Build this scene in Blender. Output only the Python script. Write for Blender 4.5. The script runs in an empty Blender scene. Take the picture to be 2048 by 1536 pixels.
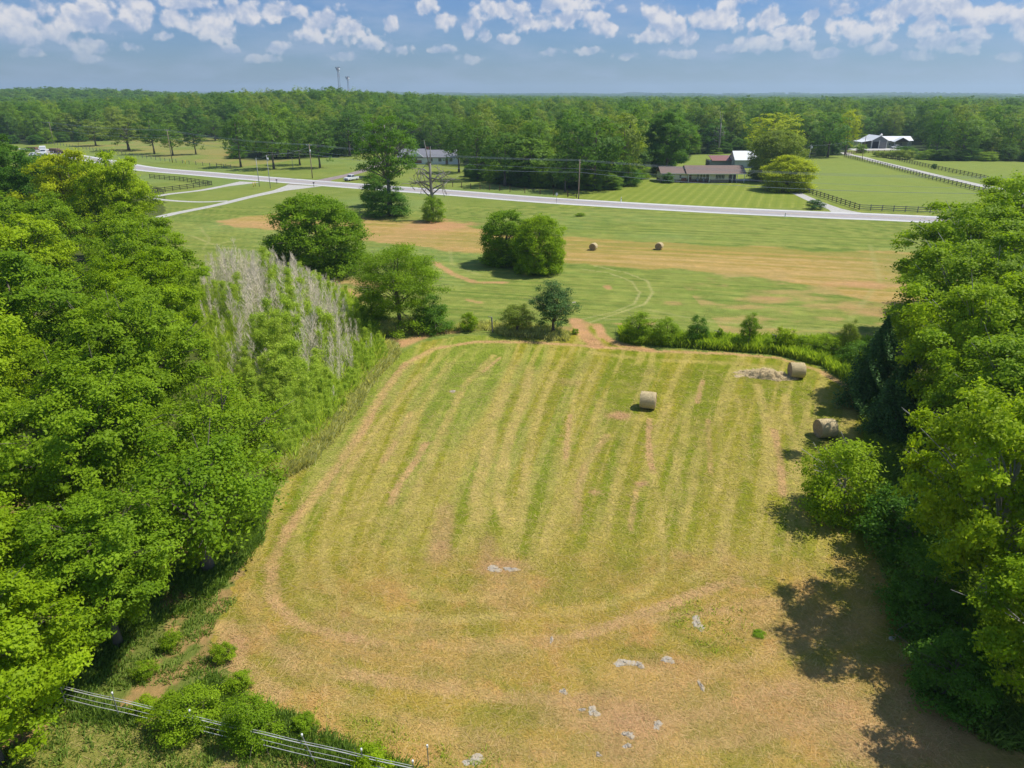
import bpy, math, random
import numpy as np
from mathutils import Vector, Matrix
R = math.radians
scene = bpy.context.scene
# ------------------------------------------------------------------ camera
F = 1420.0; HC = 26.0; PITCH = math.atan((768-187)/F)
cam_d = bpy.data.cameras.new('camera'); cam = bpy.data.objects.new('camera', cam_d)
scene.collection.objects.link(cam); scene.camera = cam
cam.location = (0, 0, HC); cam.rotation_euler = (R(90)-PITCH, 0, 0)
cam_d.sensor_width = 36; cam_d.lens = 36*F/2048; cam_d.clip_end = 40000; cam_d.clip_start = 0.5
# ------------------------------------------------------------------ light
SUN_EL = 57.0; SUN_AZ = 14.0            # azimuth measured from +X towards +Y
sv = Vector((math.cos(R(SUN_EL))*math.cos(R(SUN_AZ)), math.cos(R(SUN_EL))*math.sin(R(SUN_AZ)), math.sin(R(SUN_EL))))
sd = bpy.data.lights.new('sun', 'SUN'); sd.energy = 4.8; sd.angle = R(0.55); sd.color = (1.0, .955, .88)
so = bpy.data.objects.new('sun', sd); scene.collection.objects.link(so)
so.rotation_euler = sv.to_track_quat('Z', 'Y').to_euler(); so.location = (60, 0, 120)
scene.view_settings.view_transform = 'Standard'; scene.view_settings.look = 'None'
scene.view_settings.gamma = 1; scene.view_settings.exposure = 0.22
scene.render.resolution_x = 1024; scene.render.resolution_y = 768
scene.cycles.volume_bounces = 0; scene.cycles.max_bounces = 6
scene.cycles.diffuse_bounces = 2; scene.cycles.transmission_bounces = 3

def nn(nt, typ, **kw):
    n = nt.nodes.new(typ)
    for k, v in kw.items():
        if k == 'inp':
            for a, b in v.items(): n.inputs[a].default_value = b
        else: setattr(n, k, v)
    return n
def mth(nt, op, a, b=None, c=None, clamp=False):
    n = nt.nodes.new('ShaderNodeMath'); n.operation = op; n.use_clamp = clamp
    for i, v in enumerate((a, b, c)):
        if v is None: continue
        if isinstance(v, (int, float)): n.inputs[i].default_value = v
        else: nt.links.new(v, n.inputs[i])
    return n.outputs[0]
def mixc(nt, f, a, b, bt='MIX'):
    n = nt.nodes.new('ShaderNodeMix'); n.data_type = 'RGBA'; n.blend_type = bt
    for s, v in ((n.inputs[0], f), (n.inputs[6], a), (n.inputs[7], b)):
        if isinstance(v, (int, float)): s.default_value = v
        elif isinstance(v, (tuple, list)): s.default_value = (*v[:3], 1)
        else: nt.links.new(v, s)
    return n.outputs[2]
def lin(r, g, b):
    f = lambda c: (c/255/12.92) if c/255 <= .04045 else ((c/255+.055)/1.055)**2.4
    return (f(r), f(g), f(b))

# world: Nishita sky and a field of fair-weather cumulus on the far sky
w = bpy.data.worlds.new('World'); scene.world = w; w.use_nodes = True; w.cycles.sampling_method = 'MANUAL'; w.cycles.sample_map_resolution = 256
nt = w.node_tree; nt.nodes.clear()
out = nn(nt, 'ShaderNodeOutputWorld'); bg = nn(nt, 'ShaderNodeBackground'); bg.inputs[1].default_value = 0.10
sky = nn(nt, 'ShaderNodeTexSky', sky_type='NISHITA', sun_disc=False, sun_elevation=R(SUN_EL), sun_rotation=R(90-SUN_AZ))
sky.air_density = 1.35; sky.dust_density = 0.25; sky.ozone_density = 3.2; sky.altitude = 200
tc = nn(nt, 'ShaderNodeTexCoord'); sx = nn(nt, 'ShaderNodeSeparateXYZ'); nt.links.new(tc.outputs['Generated'], sx.inputs[0])
X, Y, Z = sx.outputs
az = mth(nt, 'MULTIPLY', mth(nt, 'ARCTAN2', X, Y), 57.29578)
el = mth(nt, 'MULTIPLY', mth(nt, 'ARCSINE', Z), 57.29578)
cx = nn(nt, 'ShaderNodeCombineXYZ'); nt.links.new(az, cx.inputs[0]); nt.links.new(el, cx.inputs[1])
# cloud masses: (x, y, half width, half height) read off in degrees of azimuth / elevation
CL = [(30,40,60,42),(170,35,70,30),(190,92,34,16),(265,18,40,30),(352,40,34,24),(425,45,50,26),(480,25,46,20),(545,22,34,18),(600,22,24,14),
 (650,45,46,26),(700,62,40,24),(740,85,30,16),(625,70,40,12),(375,8,60,16),(560,95,28,10),(95,70,30,12),(340,72,26,10),
 (855,10,30,18),(890,42,24,16),(935,60,22,16),(970,75,20,12),(1000,18,56,18),(1060,48,46,18),(1130,38,34,16),(1010,78,30,10),(1150,8,80,16),(1210,55,36,14),(1170,30,60,12),
 (1320,30,30,24),(1340,58,46,20),(1380,75,30,16),(1300,72,34,12),(1430,40,60,20),(1465,15,36,22),(1540,36,40,22),(1575,65,40,14),(1520,85,50,14),
 (1620,32,24,14),(1685,28,30,22),(1670,44,34,14),(1715,60,34,22),(1775,28,46,28),(1840,12,40,24),(1855,48,32,26),(1900,18,30,18),(1985,22,46,14),(1975,42,56,10),(1955,70,34,16),(1880,85,40,14),
 (60,105,26,8),(180,118,30,8),(255,95,22,9),(470,100,22,8),(520,118,34,8),(690,112,26,8),(800,100,30,10),(885,100,24,8),(945,118,30,8),(1090,105,30,9),(1180,100,26,9),(1260,112,30,8),(1360,108,34,9),(1450,98,30,10),(1600,92,26,9),(1660,108,30,8),(1760,98,28,9),(1830,112,30,8),(1930,100,30,9),(2010,112,26,8),(780,45,16,12),(1245,18,14,9),(2060,30,40,30),(-80,30,90,40),(2150,50,60,30),(-200,60,90,30),(2280,40,80,34)]
def azel(px, py):
    u = (px-1024)/F; v = (768-py)/F
    y = math.cos(PITCH)+v*math.sin(PITCH); z = -math.sin(PITCH)+v*math.cos(PITCH)
    return math.degrees(math.atan2(u, y)), math.degrees(math.atan2(z, math.hypot(u, y)))
g = bpy.data.node_groups.new('cloud_field', 'ShaderNodeTree')
g.interface.new_socket('P', in_out='INPUT', socket_type='NodeSocketVector')
g.interface.new_socket('D', in_out='OUTPUT', socket_type='NodeSocketFloat')
gi = g.nodes.new('NodeGroupInput'); go = g.nodes.new('NodeGroupOutput')
n1 = nn(g, 'ShaderNodeTexNoise', inp={'Scale': .5, 'Detail': 6, 'Roughness': .6, 'Distortion': .2}); g.links.new(gi.outputs[0], n1.inputs['Vector'])
n2 = nn(g, 'ShaderNodeTexVoronoi', inp={'Scale': 1.1, 'Detail': 1, 'Roughness': .6}); n2.feature = 'SMOOTH_F1'; n2.inputs['Smoothness'].default_value = .4
g.links.new(gi.outputs[0], n2.inputs['Vector'])
cur = None
for (px, py, hw, hh) in CL:
    a, e = azel(px, py); wd = hw*.0375*1.02; hd = hh*.0395*1.05
    s = nn(g, 'ShaderNodeVectorMath', operation='MULTIPLY_ADD')
    g.links.new(gi.outputs[0], s.inputs[0]); s.inputs[1].default_value = (1/wd, 1/hd, 0); s.inputs[2].default_value = (-a/wd, -e/hd, 0)
    l = nn(g, 'ShaderNodeVectorMath', operation='LENGTH'); g.links.new(s.outputs[0], l.inputs[0])
    cur = l.outputs['Value'] if cur is None else mth(g, 'SMOOTH_MIN', cur, l.outputs['Value'], .18)
d = mth(g, 'SUBTRACT', 1.32, cur)
d = mth(g, 'MAXIMUM', d, -1.1)
d = mth(g, 'ADD', d, mth(g, 'MULTIPLY', mth(g, 'SUBTRACT', n1.outputs[0], .5), 2.6))
d = mth(g, 'ADD', d, mth(g, 'MULTIPLY', mth(g, 'SUBTRACT', .45, n2.outputs['Distance']), .8))
g.links.new(d, go.inputs[0])
def cloud(off):
    m = nn(nt, 'ShaderNodeVectorMath', operation='ADD'); nt.links.new(cx.outputs[0], m.inputs[0]); m.inputs[1].default_value = off
    c = nn(nt, 'ShaderNodeGroup'); c.node_tree = g; nt.links.new(m.outputs[0], c.inputs[0]); return c.outputs[0]
d0 = cloud((0, 0, 0))
def shn(off, sc, dt):
    m = nn(nt, 'ShaderNodeVectorMath', operation='ADD'); nt.links.new(cx.outputs[0], m.inputs[0]); m.inputs[1].default_value = off
    z = nn(nt, 'ShaderNodeTexNoise', inp={'Scale': sc, 'Detail': dt, 'Roughness': .6, 'Distortion': .2}); nt.links.new(m.outputs[0], z.inputs['Vector']); return z.outputs[0]
def sstep(ntx, v, a, b):
    m = nn(ntx, 'ShaderNodeMapRange', interpolation_type='SMOOTHSTEP', inp={'From Min': a, 'From Max': b}); ntx.links.new(v, m.inputs[0]); return m.outputs[0]
alpha = sstep(nt, d0, -.05, .5)
lightf = sstep(nt, mth(nt, 'SUBTRACT', shn((0, 0, 0), .5, 5), shn((.12, .5, 0), .5, 3)), -.14, .16)
ccol = mixc(nt, lightf, (3.5, 4.2, 5.7), (7.0, 6.8, 6.9))
fade = sstep(nt, el, 1.8, 4.6)                      # low clouds are far and lose contrast
alpha = mth(nt, 'MULTIPLY', alpha, mth(nt, 'ADD', mth(nt, 'MULTIPLY', fade, .55), .36))
# thin veil behind the cumulus
veil = nn(nt, 'ShaderNodeTexNoise', inp={'Scale': .16, 'Detail': 6, 'Roughness': .55})
vm = nn(nt, 'ShaderNodeVectorMath', operation='MULTIPLY'); nt.links.new(cx.outputs[0], vm.inputs[0]); vm.inputs[1].default_value = (1, 3.5, 1)
nt.links.new(vm.outputs[0], veil.inputs['Vector'])
va = mth(nt, 'MULTIPLY', sstep(nt, veil.outputs[0], .40, .72), .50)
elf = nn(nt, 'ShaderNodeMapRange', interpolation_type='SMOOTHSTEP', inp={'From Min': 7.5, 'From Max': 22.0}); nt.links.new(el, elf.inputs[0])
skyc = mixc(nt, 1.0, sky.outputs[0], mixc(nt, elf.outputs[0], (.32, .48, .86), (.85, .92, 1.0)), 'MULTIPLY')
c1 = mixc(nt, va, skyc, (3.3, 4.1, 5.6))
c2 = mixc(nt, alpha, c1, ccol)
nt.links.new(c2, bg.inputs[0]); nt.links.new(bg.outputs[0], out.inputs[0])

# ------------------------------------------------------------------ helpers
def G(px, py, z=0.0):
    u = (px-1024)/F; v = (768-py)/F
    dy = math.cos(PITCH)+v*math.sin(PITCH); dz = -math.sin(PITCH)+v*math.cos(PITCH)
    t = (z-HC)/dz
    return Vector((u*t, dy*t, z))
def hgt(pb, pt, px=1024):
    p = G(px, pb); v = (768-pt)/F
    return HC+p.y/(math.cos(PITCH)+v*math.sin(PITCH))*(-math.sin(PITCH)+v*math.cos(PITCH))
def mpp(py):                       # metres per photo pixel at a ground row
    p = G(1024, py); return (p.y*math.cos(PITCH)+HC*math.sin(PITCH))/F
def tag(o, label=None, cat=None, group=None, kind=None):
    if label: o['label'] = label
    if cat: o['category'] = cat
    if group: o['group'] = group
    if kind: o['kind'] = kind
    return o
def link(o): scene.collection.objects.link(o); return o
def empty(name, loc, rz=0, label=None, cat=None, group=None, scale=None):
    o = bpy.data.objects.new(name, None); link(o); o.location = loc; o.rotation_euler = (0, 0, rz); o.empty_display_size = .5
    if scale: o.scale = scale
    return tag(o, label, cat, group)
def objm(name, me, parent=None, mat=None):
    o = bpy.data.objects.new(name, me); link(o)
    if parent: o.parent = parent
    if mat: me.materials.append(mat)
    return o
class MB:
    def __init__(s): s.v = []; s.f = []
    def add(s, vs, fs):
        b = len(s.v); s.v += [tuple(v) for v in vs]; s.f += [tuple(i+b for i in f) for f in fs]; return s
    def box(s, c, d, rz=0, M=None):
        x, y, z = d[0]/2, d[1]/2, d[2]/2; m = Matrix.Rotation(rz, 3, 'Z') if M is None else M
        return s.add([Vector(c)+m@Vector((a*x, b_*y, e*z)) for e in (-1, 1) for a, b_ in ((-1,-1),(1,-1),(1,1),(-1,1))],
            [(0,3,2,1),(4,5,6,7),(0,1,5,4),(1,2,6,5),(2,3,7,6),(3,0,4,7)])
    def frus(s, c, d0, d1, h, off=(0, 0)):      # tapered box from base centre
        vs = [(c[0]+a*d0[0]/2, c[1]+b*d0[1]/2, c[2]) for a, b in ((-1,-1),(1,-1),(1,1),(-1,1))]
        vs += [(c[0]+off[0]+a*d1[0]/2, c[1]+off[1]+b*d1[1]/2, c[2]+h) for a, b in ((-1,-1),(1,-1),(1,1),(-1,1))]
        return s.add(vs, [(0,3,2,1),(4,5,6,7),(0,1,5,4),(1,2,6,5),(2,3,7,6),(3,0,4,7)])
    def tube(s, pts, rad, n=6, cap=True):
        pts = [Vector(p) for p in pts]
        if isinstance(rad, (int, float)): rad = [rad]*len(pts)
        vs = []; fs = []; ref = Vector((.3, .2, 1)).normalized()
        for i, p in enumerate(pts):
            t = (pts[min(i+1, len(pts)-1)]-pts[max(i-1, 0)]).normalized()
            a = t.cross(ref)
            if a.length < .05: a = t.cross(Vector((1, 0, 0)))
            a.normalize(); b = t.cross(a)
            for k in range(n):
                th = 2*math.pi*k/n; vs.append(p+(a*math.cos(th)+b*math.sin(th))*rad[i])
        for i in range(len(pts)-1):
            for k in range(n): fs.append((i*n+k, i*n+(k+1) % n, (i+1)*n+(k+1) % n, (i+1)*n+k))
        if cap: fs.append(tuple(range(n-1, -1, -1))); fs.append(tuple((len(pts)-1)*n+k for k in range(n)))
        return s.add(vs, fs)
    def prism(s, poly, y0, y1):                  # xz outline run along y
        n = len(poly); vs = [(p[0], y0, p[1]) for p in poly]+[(p[0], y1, p[1]) for p in poly]
        return s.add(vs, [tuple(range(n)), tuple(range(2*n-1, n-1, -1))]+[(i, i+n, (i+1) % n+n, (i+1) % n) for i in range(n)])
    def prismx(s, poly, x0, x1):                 # yz outline run along x
        n = len(poly); vs = [(x0, p[0], p[1]) for p in poly]+[(x1, p[0], p[1]) for p in poly]
        return s.add(vs, [tuple(range(n-1, -1, -1)), tuple(range(n, 2*n))]+[(i, (i+1) % n, (i+1) % n+n, i+n) for i in range(n)])
    def mesh(s, name, mat=None, smooth=False):
        me = bpy.data.meshes.new(name); me.from_pydata(s.v, [], s.f)
        if mat: me.materials.append(mat)
        if smooth: me.polygons.foreach_set('use_smooth', [True]*len(me.polygons))
        me.update(); return me
    def build(s, name, mat, parent=None, smooth=False, bev=0):
        o = objm(name, s.mesh(name, mat, smooth), parent)
        if bev:
            m = o.modifiers.new('bevel', 'BEVEL'); m.width = bev; m.segments = 2; m.limit_method = 'ANGLE'
        return o
def np_mesh(name, V, faces, mat=None, attr=None, smooth=False, colattr=None):
    me = bpy.data.meshes.new(name); k = faces.shape[1]
    me.vertices.add(len(V)); me.vertices.foreach_set('co', V.astype(np.float32).ravel())
    me.loops.add(faces.size); me.loops.foreach_set('vertex_index', faces.astype(np.int32).ravel())
    me.polygons.add(len(faces)); me.polygons.foreach_set('loop_start', np.arange(0, faces.size, k, dtype=np.int32))
    me.polygons.foreach_set('loop_total', np.full(len(faces), k, dtype=np.int32))
    if smooth: me.polygons.foreach_set('use_smooth', np.ones(len(faces), dtype=bool))
    me.update(calc_edges=True)
    if attr is not None:
        a = me.attributes.new('tint', 'FLOAT', 'POINT'); a.data.foreach_set('value', attr.astype(np.float32))
    if colattr is not None:
        a = me.attributes.new('gcol', 'FLOAT_COLOR', 'POINT')
        a.data.foreach_set('color', np.c_[colattr, np.ones(len(colattr))].astype(np.float32).ravel())
    if mat: me.materials.append(mat)
    return me
# ---- noise in numpy
def _h(ix, iy, s):
    h = (ix.astype(np.int64)*374761393+iy.astype(np.int64)*668265263+s*1274126177) & 0xffffffff
    h = ((h ^ (h >> 13))*1103515245) & 0xffffffff
    h = ((h ^ (h >> 15))*2246822519) & 0xffffffff
    return ((h ^ (h >> 16)) & 0xffffff)/float(0xffffff)
def vn(x, y, s=0):
    ix = np.floor(x); iy = np.floor(y); fx = x-ix; fy = y-iy; fx = fx*fx*(3-2*fx); fy = fy*fy*(3-2*fy)
    a = _h(ix, iy, s); b = _h(ix+1, iy, s); c = _h(ix, iy+1, s); d = _h(ix+1, iy+1, s)
    return (a*(1-fx)+b*fx)*(1-fy)+(c*(1-fx)+d*fx)*fy
def fbm(x, y, s=0, o=4):
    t = 0; a = .5; n = 0
    for i in range(o): t = t+a*vn(x*2**i, y*2**i, s+i*17); n += a; a *= .55
    return t/n
def ss(a, b, v):
    t = np.clip((v-a)/(b-a), 0, 1); return t*t*(3-2*t)
def dist_poly(x, y, pts, closed=False):
    d = np.full(x.shape, 1e9); n = len(pts)
    for i in range(n if closed else n-1):
        ax, ay = pts[i][:2]; bx, by = pts[(i+1) % n][:2]; ex, ey = bx-ax, by-ay; L = ex*ex+ey*ey+1e-9
        t = np.clip(((x-ax)*ex+(y-ay)*ey)/L, 0, 1)
        d = np.minimum(d, np.hypot(x-ax-t*ex, y-ay-t*ey))
    return d
def inpoly(x, y, pts):
    c = np.zeros(x.shape, bool); n = len(pts)
    for i in range(n):
        ax, ay = pts[i][:2]; bx, by = pts[(i+1) % n][:2]
        if ay == by: continue
        c ^= ((ay > y) != (by > y)) & (x < (bx-ax)*(y-ay)/(by-ay)+ax)
    return c
def C_s(c, k): return c*k
def GP(l): return [tuple(G(a, b)[:2]) for a, b in l]

# ------------------------------------------------------------------ materials
def pmat(name, col, rough=.7, metal=0, spec=.4, var=.12, vs=3.0, bump=0, bs=20, col2=None, stretch=None):
    m = bpy.data.materials.new(name); m.use_nodes = True; t = m.node_tree; b = t.nodes['Principled BSDF']
    b.inputs['Roughness'].default_value = rough; b.inputs['Metallic'].default_value = metal; b.inputs['Specular IOR Level'].default_value = spec
    tc = nn(t, 'ShaderNodeTexCoord'); mp = nn(t, 'ShaderNodeMapping'); t.links.new(tc.outputs['Object'], mp.inputs[0])
    if stretch: mp.inputs['Scale'].default_value = stretch
    nz = nn(t, 'ShaderNodeTexNoise', inp={'Scale': vs, 'Detail': 6, 'Roughness': .6}); t.links.new(mp.outputs[0], nz.inputs['Vector'])
    c2 = col2 or tuple(c*(1-2.2*var) for c in col)
    r = nn(t, 'ShaderNodeMapRange', inp={'From Min': .3, 'From Max': .7}); t.links.new(nz.outputs[0], r.inputs[0])
    t.links.new(mixc(t, r.outputs[0], col, c2), b.inputs['Base Color'])
    if bump:
        n2 = nn(t, 'ShaderNodeTexNoise', inp={'Scale': bs, 'Detail': 4}); t.links.new(mp.outputs[0], n2.inputs['Vector'])
        bp = nn(t, 'ShaderNodeBump', inp={'Strength': bump, 'Distance': .05}); t.links.new(n2.outputs[0], bp.inputs['Height']); t.links.new(bp.outputs[0], b.inputs['Normal'])
    return m
def leafmat(name, ca, cb, trans=.4, rough=.55, rw=.4):
    m = bpy.data.materials.new(name); m.use_nodes = True; t = m.node_tree; b = t.nodes['Principled BSDF']; o = t.nodes['Material Output']
    oi = nn(t, 'ShaderNodeObjectInfo'); at = nn(t, 'ShaderNodeAttribute'); at.attribute_name = 'tint'
    f = mth(t, 'ADD', mth(t, 'MULTIPLY', oi.outputs['Random'], rw), mth(t, 'MULTIPLY', at.outputs['Fac'], 1-rw))
    c = mixc(t, f, ca, cb)
    hs = nn(t, 'ShaderNodeHueSaturation'); t.links.new(c, hs.inputs['Color'])
    t.links.new(mth(t, 'ADD', mth(t, 'MULTIPLY', at.outputs['Fac'], .5), .75), hs.inputs['Value'])
    b.inputs['Roughness'].default_value = rough; b.inputs['Specular IOR Level'].default_value = .12
    t.links.new(hs.outputs[0], b.inputs['Base Color'])
    tr = nn(t, 'ShaderNodeBsdfTranslucent')
    t.links.new(mixc(t, 1, hs.outputs[0], (1.5, 1.5, .7), 'MULTIPLY'), tr.inputs[0])
    ms = nn(t, 'ShaderNodeMixShader'); ms.inputs[0].default_value = trans
    t.links.new(b.outputs[0], ms.inputs[1]); t.links.new(tr.outputs[0], ms.inputs[2]); t.links.new(ms.outputs[0], o.inputs[0])
    return m
LM = dict(
 bright=leafmat('leaf_bright', (.20, .33, .006), (.34, .44, .012)),
 mid=leafmat('leaf_mid', (.135, .26, .010), (.28, .39, .014)),
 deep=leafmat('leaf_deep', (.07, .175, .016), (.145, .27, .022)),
 wood=leafmat('leaf_wood', (.05, .135, .02), (.21, .33, .03), rw=.65),
 woodfar=leafmat('leaf_woodhazed', (.05, .135, .028), (.17, .27, .042), rw=.65),  # bluer leaf colour: distance haze put into the far foliage
 dark=leafmat('leaf_dark', (.055, .13, .035), (.10, .19, .045), trans=.2),
 olive=leafmat('leaf_olive', (.18, .25, .035), (.29, .36, .05)),
 gold=leafmat('leaf_gold', (.34, .42, .01), (.47, .51, .015)),
 willow=leafmat('leaf_willow', (.34, .48, .05), (.48, .58, .08)),
 weed=leafmat('leaf_weed', (.25, .40, .03), (.42, .50, .06)),
 grass=leafmat('leaf_grass', (.13, .23, .03), (.25, .33, .06)),
 reed=leafmat('leaf_reed', (.40, .44, .14), (.58, .54, .24)))
M = dict(
 bark=pmat('bark', (.17, .14, .11), .9, bump=.6, vs=4, stretch=(1, 1, .3)), palebark=pmat('pale_bark', (.46, .44, .40), .85, var=.2, vs=3),
 greybark=pmat('grey_bark', (.30, .28, .25), .9, var=.2, vs=5), deadstem=pmat('dead_stem', (.92, .80, .62), .9, var=.15, vs=2), greenstem=pmat('green_stem', (.16, .22, .07), .8),
 pole=pmat('pole_wood', (.36, .27, .19), .9, var=.15, vs=2, stretch=(1, 1, .2)), greypole=pmat('grey_pole', (.42, .42, .42), .8), insul=pmat('insulator', (.55, .57, .6), .4), wire=pmat('wire', (.38, .42, .46), .5, metal=.3),
 hay=pmat('hay', (.72, .58, .32), .9, var=.14, vs=9, bump=.8, bs=22, stretch=(.35, 2.2, 2.2)), hayend=pmat('hay_end', (.46, .34, .20), .95, var=.2, vs=7, bump=.7), hayp=pmat('loose_hay', (.60, .46, .25), .95, var=.14, vs=3, bump=1, bs=14),
 rock=pmat('limestone', (.39, .36, .31), .9, var=.18, vs=4, bump=.4, bs=12, col2=(.40, .31, .19)),
 railwhite=pmat('white_rail', (.60, .60, .57), .5, var=.2, vs=1.5), white=pmat('white_paint', (.74, .74, .72), .5, var=.05), cream=pmat('cream_siding', (.66, .63, .53), .7, var=.05, vs=2), grey=pmat('grey_metal', (.42, .44, .46), .5, var=.08), darkfence=pmat('fence_board', (.035, .032, .03), .8, var=.2), brownfence=pmat('weathered_board', (.10, .085, .07), .9, var=.2),
 roofbrown=pmat('brown_shingle', (.22, .155, .13), .9, var=.1, vs=2, bump=.3, bs=10), roofgrey=pmat('grey_shingle', (.24, .24, .27), .9, var=.1, vs=2), roofwhite=pmat('white_metal_roof', (.72, .73, .74), .45, var=.04, vs=.6, stretch=(6, .2, 1)), roofred=pmat('rusty_red_roof', (.27, .11, .095), .6, var=.15, vs=3, stretch=(8, .5, 1)),
 stone=pmat('stone_wall', (.40, .32, .25), .9, var=.3, vs=4, bump=.8, bs=5), glass=pmat('window_glass', (.03, .045, .06), .08, spec=.8, var=.1), brick=pmat('red_brick', (.26, .11, .075), .9, var=.15, vs=5), door=pmat('door_wood', (.22, .13, .08), .6), darkin=pmat('dark_interior', (.02, .022, .028), .9), greyside=pmat('grey_siding', (.22, .24, .26), .8, var=.08), paleside=pmat('pale_siding', (.48, .48, .36), .8),
 tyre=pmat('rubber', (.025, .025, .025), .9), rim=pmat('wheel_rim', (.5, .5, .5), .35, metal=.7), carwhite=pmat('white_body', (.72, .74, .76), .25, spec=.6, var=.02), carsilver=pmat('silver_body', (.45, .47, .5), .3, metal=.5, var=.03), blacktrim=pmat('black_trim', (.02, .02, .02), .6), lamp=pmat('headlight_glass', (.75, .75, .72), .15), red=pmat('red_lamp', (.4, .02, .02), .3),
 yellow=pmat('yellow_paint', (.70, .48, .05), .5), steel=pmat('steel', (.30, .30, .31), .5, metal=.4), towred=pmat('tower_red', (.42, .20, .20), .6), rust=pmat('rust', (.20, .09, .05), .9, var=.2), orange=pmat('orange_clay', (.50, .22, .08), .9))

# ------------------------------------------------------------------ terrain
def th(x, y):
    r = np.hypot(x, y); a = np.degrees(np.arctan2(x, y))
    base = ss(440, 620, r)*(1.0+8.0*np.exp(-((a+15)/9.)**2))*(1-.8*ss(900, 1500, r))
    ridge = ss(850, 1400, r)*15*np.exp(-((a+31)/8.)**2)*(1-.7*ss(1700, 2600, r))
    far = ss(4200, 8000, r)*(16+30*np.maximum(0, fbm(a/4.5+9, r/2600., 5, 3)-.42)*2.2)
    und = ss(520, 900, r)*(fbm(x/260., y/260., 3, 3)-.5)*8
    dip = -ss(700, 2200, r)*3.5*ss(-12, 5, a)
    near = ss(500, 300, r)*0
    return base+ridge+far+und+dip+near
C_ = lambda *c: np.array(lin(*c))/1.36
field_poly = GP([(430,1290),(455,1215),(500,1110),(545,1000),(600,930),(690,830),(745,752),(790,712),(850,682),(915,672),(1020,672),(1130,682),(1145,650),(1190,648),(1225,680),(1300,698),(1420,703),(1550,712),(1640,735),(1695,765),(1730,830),(1735,960),(1740,1060),(1790,1200),(1850,1380),(2100,1500),(2100,1700),(1300,1900),(900,1560),(700,1500),(590,1440),(500,1400),(440,1345)])
band_poly = GP([(420,443),(500,432),(560,424),(720,432),(790,445),(860,441),(920,441),(960,455),(1060,468),(1130,475),(1400,487),(1640,497),(1830,503),(2100,515),(2100,720),(1840,655),(1700,640),(1760,610),(1690,590),(1560,560),(1400,545),(1250,532),(1140,526),(1040,514),(960,508),(870,500),(780,492),(740,484),(640,470),(540,462),(470,456)])
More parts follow.
